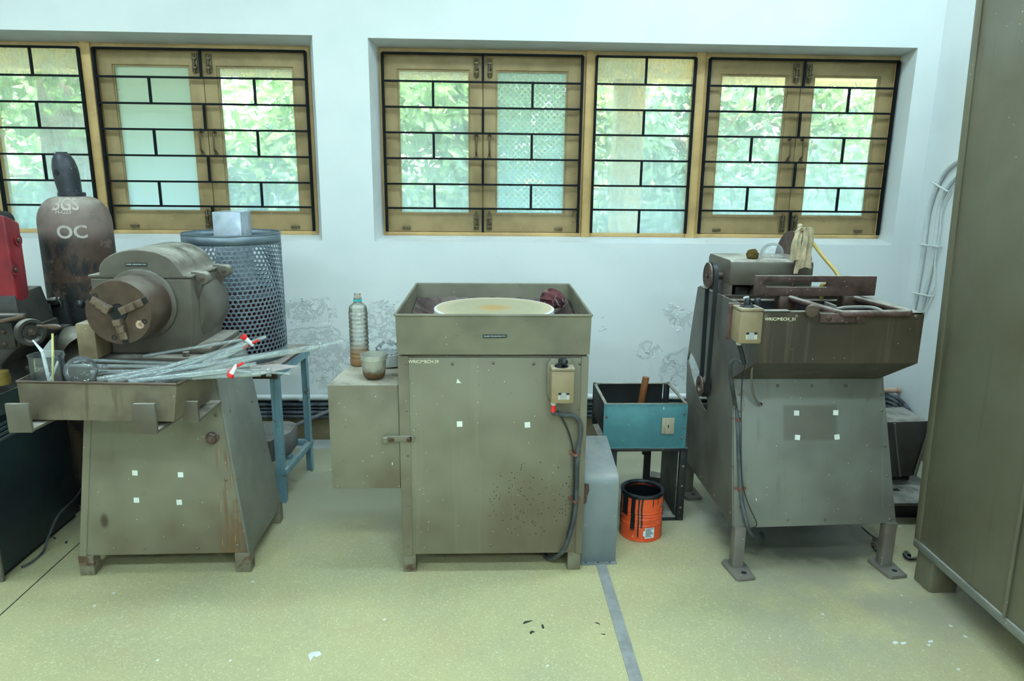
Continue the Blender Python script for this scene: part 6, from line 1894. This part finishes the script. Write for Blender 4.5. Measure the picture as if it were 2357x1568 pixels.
# ---------------------------------------------------------------- tall cabinet at the right edge
M_CAB = paint('olive_brown_cabinet_paint', S(102, 101, 82), S(92, 88, 70), 0.40, blotch=1.6, stain=S(84, 74, 56), stain_amt=0.10, stain_sc=3, streak=S(78, 70, 56), streak_amt=0.35, white=0.2, dark=0.04)
cb = thing('tall_cabinet', 'tall olive brown steel cabinet filling the right edge', 'cabinet', (1.9, 1.8, 0))
CAX, CAY, CYN = 1.592, 2.335, 1.15
lo8 = [(1.566, CYN, 0.160), (2.20, CYN, 0.160), (2.20, CAY, 0.160), (1.594, CAY, 0.160)]
hi8 = [(1.548, CYN, 2.25), (2.20, CYN, 2.25), (2.20, CAY + 0.081, 2.25), (1.576, CAY + 0.081, 2.25)]
part(cb, 'body', MB().hull8(lo8, hi8), M_CAB, 0.004)
part(cb, 'edge_strip', MB().hull8([(1.589, CAY - 0.030, 0.16), (1.594, CAY - 0.030, 0.16), (1.594, CAY + 0.003, 0.16), (1.590, CAY + 0.003, 0.16)], [(1.571, CAY + 0.051, 2.25), (1.576, CAY + 0.051, 2.25), (1.576, CAY + 0.084, 2.25), (1.572, CAY + 0.084, 2.25)]), M_CAB, 0.001)
part(cb, 'seam_strip', MB().hull8([(1.5715, 1.845, 0.16), (1.575, 1.845, 0.16), (1.575, 1.855, 0.16), (1.5715, 1.855, 0.16)], [(1.5535, 1.885, 2.25), (1.557, 1.885, 2.25), (1.557, 1.895, 2.25), (1.5535, 1.895, 2.25)]), M_CAB)
part(cb, 'base_rail', MB().hull8([(1.560, CYN, 0.130), (2.20, CYN, 0.130), (2.20, CAY + 0.003, 0.130), (1.588, CAY + 0.003, 0.130)], [(1.560, CYN, 0.159), (2.20, CYN, 0.159), (2.20, CAY + 0.003, 0.159), (1.588, CAY + 0.003, 0.159)]), M_GREY, 0.003)
for (x0, y0) in ((1.602, 2.235), (2.08, 2.235), (1.602, 1.18), (2.08, 1.18)):
    mb = MB().prism([(x0, y0), (x0 + 0.012, y0 - 0.006), (x0 + 0.10, y0 - 0.006), (x0 + 0.10, y0 + 0.09), (x0, y0 + 0.09), (x0 - 0.003, y0 + 0.07), (x0, y0 + 0.05), (x0 - 0.003, y0 + 0.03)], 'z', 0.0, 0.130)
    part(cb, 'leg', mb, M_CAB, 0.003)

# ---------------------------------------------------------------- clutter between the machine and the cabinet
M_SOOT = paint('sooty_black_machine_paint', S(34, 36, 36), S(24, 26, 27), 0.45, blotch=4, dust=0.45, white=0.12)
M_SOOT2 = paint('dark_grey_sheet', S(72, 70, 66), S(52, 50, 48), 0.42, blotch=4, dust=0.6, white=0.2)
YH = 2.92
hq_ = [at(px, py, y=YH) for px, py in ((2035, 972), (2139, 969), (2136, 990), (2104, 1096), (2040, 1100))]
dh = thing('sheet_hopper', 'dark sheet metal hopper between the belt machine and the tall cabinet', 'hopper', (1.88, 3.0, 0.14))
part(dh, 'shell', MB().prism([(v.x, v.z) for v in hq_], 'y', YH, YH + 0.20), M_SOOT2, 0.006)
part(dh, 'rolled_edge', MB().tube([at(2141, 969, y=YH - 0.004), at(2138, 990, y=YH - 0.004), at(2106, 1097, y=YH - 0.004)], 0.005, 8, 4).tube([at(2059, 975, y=YH - 0.003), at(2063, 1020, y=YH - 0.003), at(2072, 1097, y=YH - 0.003)], 0.004, 8, 4), M_GREY)
part(dh, 'stand', B(1.79, 1.96, YH + 0.06, YH + 0.18, 0.10, at(2080, 1097, y=YH).z + 0.02), M_SOOT)
fb = thing('floor_machine_base', 'low black machine base on the floor under the sheet hopper', 'machine', (1.85, 2.95, 0))
part(fb, 'base', B(1.66, 2.05, 2.80, 3.25, 0.0, 0.085), M_SOOT, 0.006)
tpl = part(fb, 'top_plate', MB().hull8([(1.70, 2.74, 0.086), (2.02, 2.74, 0.086), (2.02, 3.12, 0.086), (1.66, 3.12, 0.086)], [(1.70, 2.74, 0.100), (2.02, 2.74, 0.100), (2.02, 3.12, 0.100), (1.66, 3.12, 0.100)]), M_SOOT2, 0.003)
part(tpl, 'slot', B(1.79, 1.85, 2.86, 2.885, 0.1001, 0.1008), M_DARK)
part(fb, 'motor', MB().cyl((1.76, 3.20, 0.19), (2.02, 3.20, 0.19), 0.085, n=24), M_SOOT, 0.004)
scr = paint('crumpled_scrap', S(120, 112, 100), S(92, 86, 78), 0.8)
v = at(2028, 1268, z=0.0)
crumple('paper_scrap', 'torn crumpled scrap beside the right foot of the belt machine', 'scrap', (v.x, v.y, 0.016), (0.020, 0.050, 0.024), scr, 21, rough=0.9)
solo('bolt_strip', MB().tube([at(2080, 1275, z=0.010), at(2092, 1286, z=0.010), at(2112, 1284, z=0.010)], 0.006, 8, 3).cyl(at(2085, 1272, z=0.012), at(2092, 1280, z=0.012), 0.010, n=6), M_SOOT, 'small dark bolt and strip on the floor by the cabinet leg', 'scrap')
solo('floor_stick', MB().tube([at(1985, 1213, z=0.006), at(2045, 1262, z=0.006)], 0.004, 6, 1), M_SOOT2, 'thin dark rod on the floor behind the right foot of the belt machine', 'rod')
# loose sheet behind the stand and the little scrap by the roughing machine
solo('bent_sheet', MB().prism([(0.80, 3.19), (0.86, 3.17), (0.875, 3.23), (0.83, 3.26)], 'z', 0.0, 0.03), M_SOOT2, 'dark bent offcut on the floor behind the black stand', 'offcut', 0.004)
# cables and conduits on the right wall
for k in range(6):
    z0 = 0.292 - 0.026 * k
    solo('corner_cable', MB().tube([(1.2, 3.765, z0 - 0.005), (2.05, 3.765, z0), (2.20, 3.755, z0 - 0.002), (2.285, 3.69, z0 - 0.02 + 0.004 * k), (2.308, 3.58, z0 - 0.07 + 0.012 * k), (2.310, 3.42, z0 - 0.16 + 0.022 * k), (2.310, 3.2, 0.03 + 0.018 * (5 - k))], 0.0095, 8, 6), M_PCABLE,
         ['topmost black cable of the bundle in the right corner', 'second cable from the top of the bundle in the right corner', 'third cable from the top of the bundle in the right corner', 'fourth cable from the top of the bundle in the right corner', 'fifth cable from the top of the bundle in the right corner', 'lowest black cable of the bundle in the right corner'][k], 'cable', group='cable bundle in the right corner')
v = at(2066, 899, y=3.72)
solo('pipe_stub', MB().cyl((v.x - 0.25, 3.735, v.z), (v.x, 3.72, v.z), 0.014, n=14).cyl((v.x - 0.006, 3.72, v.z), (v.x + 0.008, 3.719, v.z), 0.017, n=14), paint('orange_rusty_pipe', S(190, 170, 150), S(160, 120, 90), 0.5, stain=S(140, 84, 50), stain_amt=0.35, stain_sc=16), 'rusty open pipe end above the corner cables', 'pipe')
M_COND = paint('white_conduit_paint', (0.72, 0.74, 0.72, 1), (0.62, 0.64, 0.62, 1), 0.45, blotch=9, stain=S(150, 140, 120), stain_amt=0.15, stain_sc=14)
XC = XR - 0.014
for k, (pts, r_, lb) in enumerate((
        (((2100, 720), (2107, 690), (2122, 600), (2134, 510), (2142, 470), (2158, 425), (2185, 385), (2225, 362), (2300, 345)), 0.011, 'white conduit curving up the right wall, outer one of the pair'),
        (((2118, 720), (2126, 690), (2146, 600), (2158, 510), (2164, 470), (2176, 440), (2196, 412), (2225, 396), (2300, 378)), 0.010, 'white conduit curving up the right wall, inner one of the pair'),
        (((2124, 720), (2138, 690), (2150, 660), (2152, 600), (2163, 530), (2168, 480), (2180, 450), (2200, 420), (2225, 403), (2300, 390)), 0.0035, 'thin white wire running beside the wall conduits'))):
    solo('wall_conduit', MB().tube([at(px, py, x=XC - (0.006 if k == 2 else 0)) for px, py in pts], r_, 10, 6), M_COND, lb, 'conduit', group='conduits on the right wall')
for j, (pa, pb, lb) in enumerate((((2146, 420), (2180, 440), 'highest white saddle clip across the wall conduits'), ((2118, 563), (2158, 568), 'middle white saddle clip across the wall conduits'), ((2100, 674), (2140, 682), 'lowest white saddle clip across the wall conduits'))):
    a, b = at(*pa, x=XC - 0.014), at(*pb, x=XC - 0.014)
    solo('saddle_clip', MB().tube([a + Vector((0.02, 0.0, 0)), a, b, b + Vector((0.02, 0, 0))], 0.005, 6, 1), M_COND, lb, 'clip', group='saddle clips on the right wall')

# ---------------------------------------------------------------- floor strip, joint and chips
FLOOR = bpy.data.objects['floor']
def floor_part(name, mb, mat, label=None):
    me = mb.mesh(name, smooth=0)
    me.materials.append(mat)
    o = bpy.data.objects.new(name, me)
    COL.objects.link(o)
    o.parent = FLOOR
    if label:
        o['label'] = label
    return o


floor_part('cover_strip', B(0.431, 0.470, -1.5, 3.5, 0.0, 0.0025), paint('grey_floor_strip', S(150, 154, 150), S(128, 132, 130), 0.4, 0.2, blotch=9, stain=S(176, 178, 172), stain_amt=0.2, stain_sc=7, white=0.3), 'grey metal strip let into the floor')
floor_part('joint', B(-1.613, -1.609, -1.5, 3.6, -0.001, 0.0006), M_DARK, 'thin dark joint in the floor')
chipm = plain('dark_floor_hole', (0.03, 0.03, 0.028, 1), 0.8)
for pts in (((1203, 1437), (1207, 1431), (1219, 1429), (1227, 1429), (1219, 1432), (1208, 1436)), ((1246, 1438), (1250, 1438), (1253, 1446), (1249, 1448), (1247, 1444)), ((1219, 1456), (1224, 1452), (1232, 1455), (1226, 1457), (1221, 1461)),
            ((1369, 1434), (1374, 1433), (1380, 1436), (1381, 1440), (1378, 1437)), ((1383, 1459), (1394, 1460), (1392, 1462), (1386, 1461)), ((120, 1236), (130, 1239), (126, 1242)), ((148, 1250), (156, 1244), (154, 1252))):
    q = [at(px, py, z=0.0) for px, py in pts]
    floor_part('chip', MB().prism([(v.x, v.y) for v in q], 'z', -0.001, 0.0006), chipm, 'dark chip in the floor')
whm = plain('pale_plaster_scrape', S(206, 212, 208), 0.8)
for pts in (((709, 1508), (716, 1502), (736, 1500), (740, 1507), (730, 1513), (722, 1511), (714, 1523)), ((1256, 1533), (1262, 1530), (1264, 1533), (1258, 1536)), ((2054, 1478), (2062, 1476), (2068, 1481), (2058, 1484)), ((2072, 1480), (2084, 1478), (2086, 1482), (2076, 1484)),
            ((2136, 1476), (2146, 1474), (2148, 1479), (2138, 1480)), ((2132, 1484), (2142, 1484), (2140, 1488)), ((2200, 1540), (2211, 1540), (2208, 1545))):
    q = [at(px, py, z=0.0) for px, py in pts]
    floor_part('paint_drip', MB().prism([(v.x, v.y) for v in q], 'z', -0.001, 0.0008), whm, 'pale paint drip on the floor')

# ---------------------------------------------------------------- curled flakes of paint on the back wall
WALLB = bpy.data.objects['wall_back']
rnd = random.Random(77)
for (px, py, sx, sy, n) in ((700, 698, 34, 14, 12), (715, 735, 40, 16, 9), (690, 775, 26, 20, 6), (745, 850, 30, 30, 7), (885, 700, 22, 16, 9), (900, 745, 18, 20, 7), (1562, 712, 26, 16, 12), (1570, 750, 18, 20, 6), (1488, 818, 14, 12, 4), (1384, 740, 12, 26, 6), (1545, 830, 20, 20, 4)):
    for k in range(n):
        c = at(px + rnd.gauss(0, sx * 0.6), py + rnd.gauss(0, sy * 0.6), y=YW)
        L, W = rnd.uniform(0.005, 0.015), rnd.uniform(0.0035, 0.0065)
        a = rnd.gauss(0, 0.5)
        ca, sa = math.cos(a), math.sin(a)
        m = rnd.choice((6, 7, 8))
        lo, hi = [], []
        up_ = rnd.choice((-1, 1))
        for i in range(m):
            q = 2 * math.pi * i / m
            u_, v_ = L * math.cos(q) * rnd.uniform(0.5, 1.15), W * math.sin(q) * rnd.uniform(0.45, 1.3)
            lift = 0.0004 + 0.0028 * max(0.0, up_ * v_ / W) ** 1.5
            x_, z_ = c.x + u_ * ca - v_ * sa, c.z + u_ * sa + v_ * ca
            lo.append((x_, YW - lift, z_))
            hi.append((x_, YW - lift - 0.0008, z_))
        mb = MB().add(lo + hi, [tuple(range(m)), tuple(range(m, 2 * m))[::-1]] + [(i, (i + 1) % m, m + (i + 1) % m, m + i) for i in range(m)])
        me = mb.mesh('paint_flake', smooth=0)
        me.materials.append(M_CEIL)
        o = bpy.data.objects.new('paint_flake', me)
        COL.objects.link(o)
        o.parent = WALLB
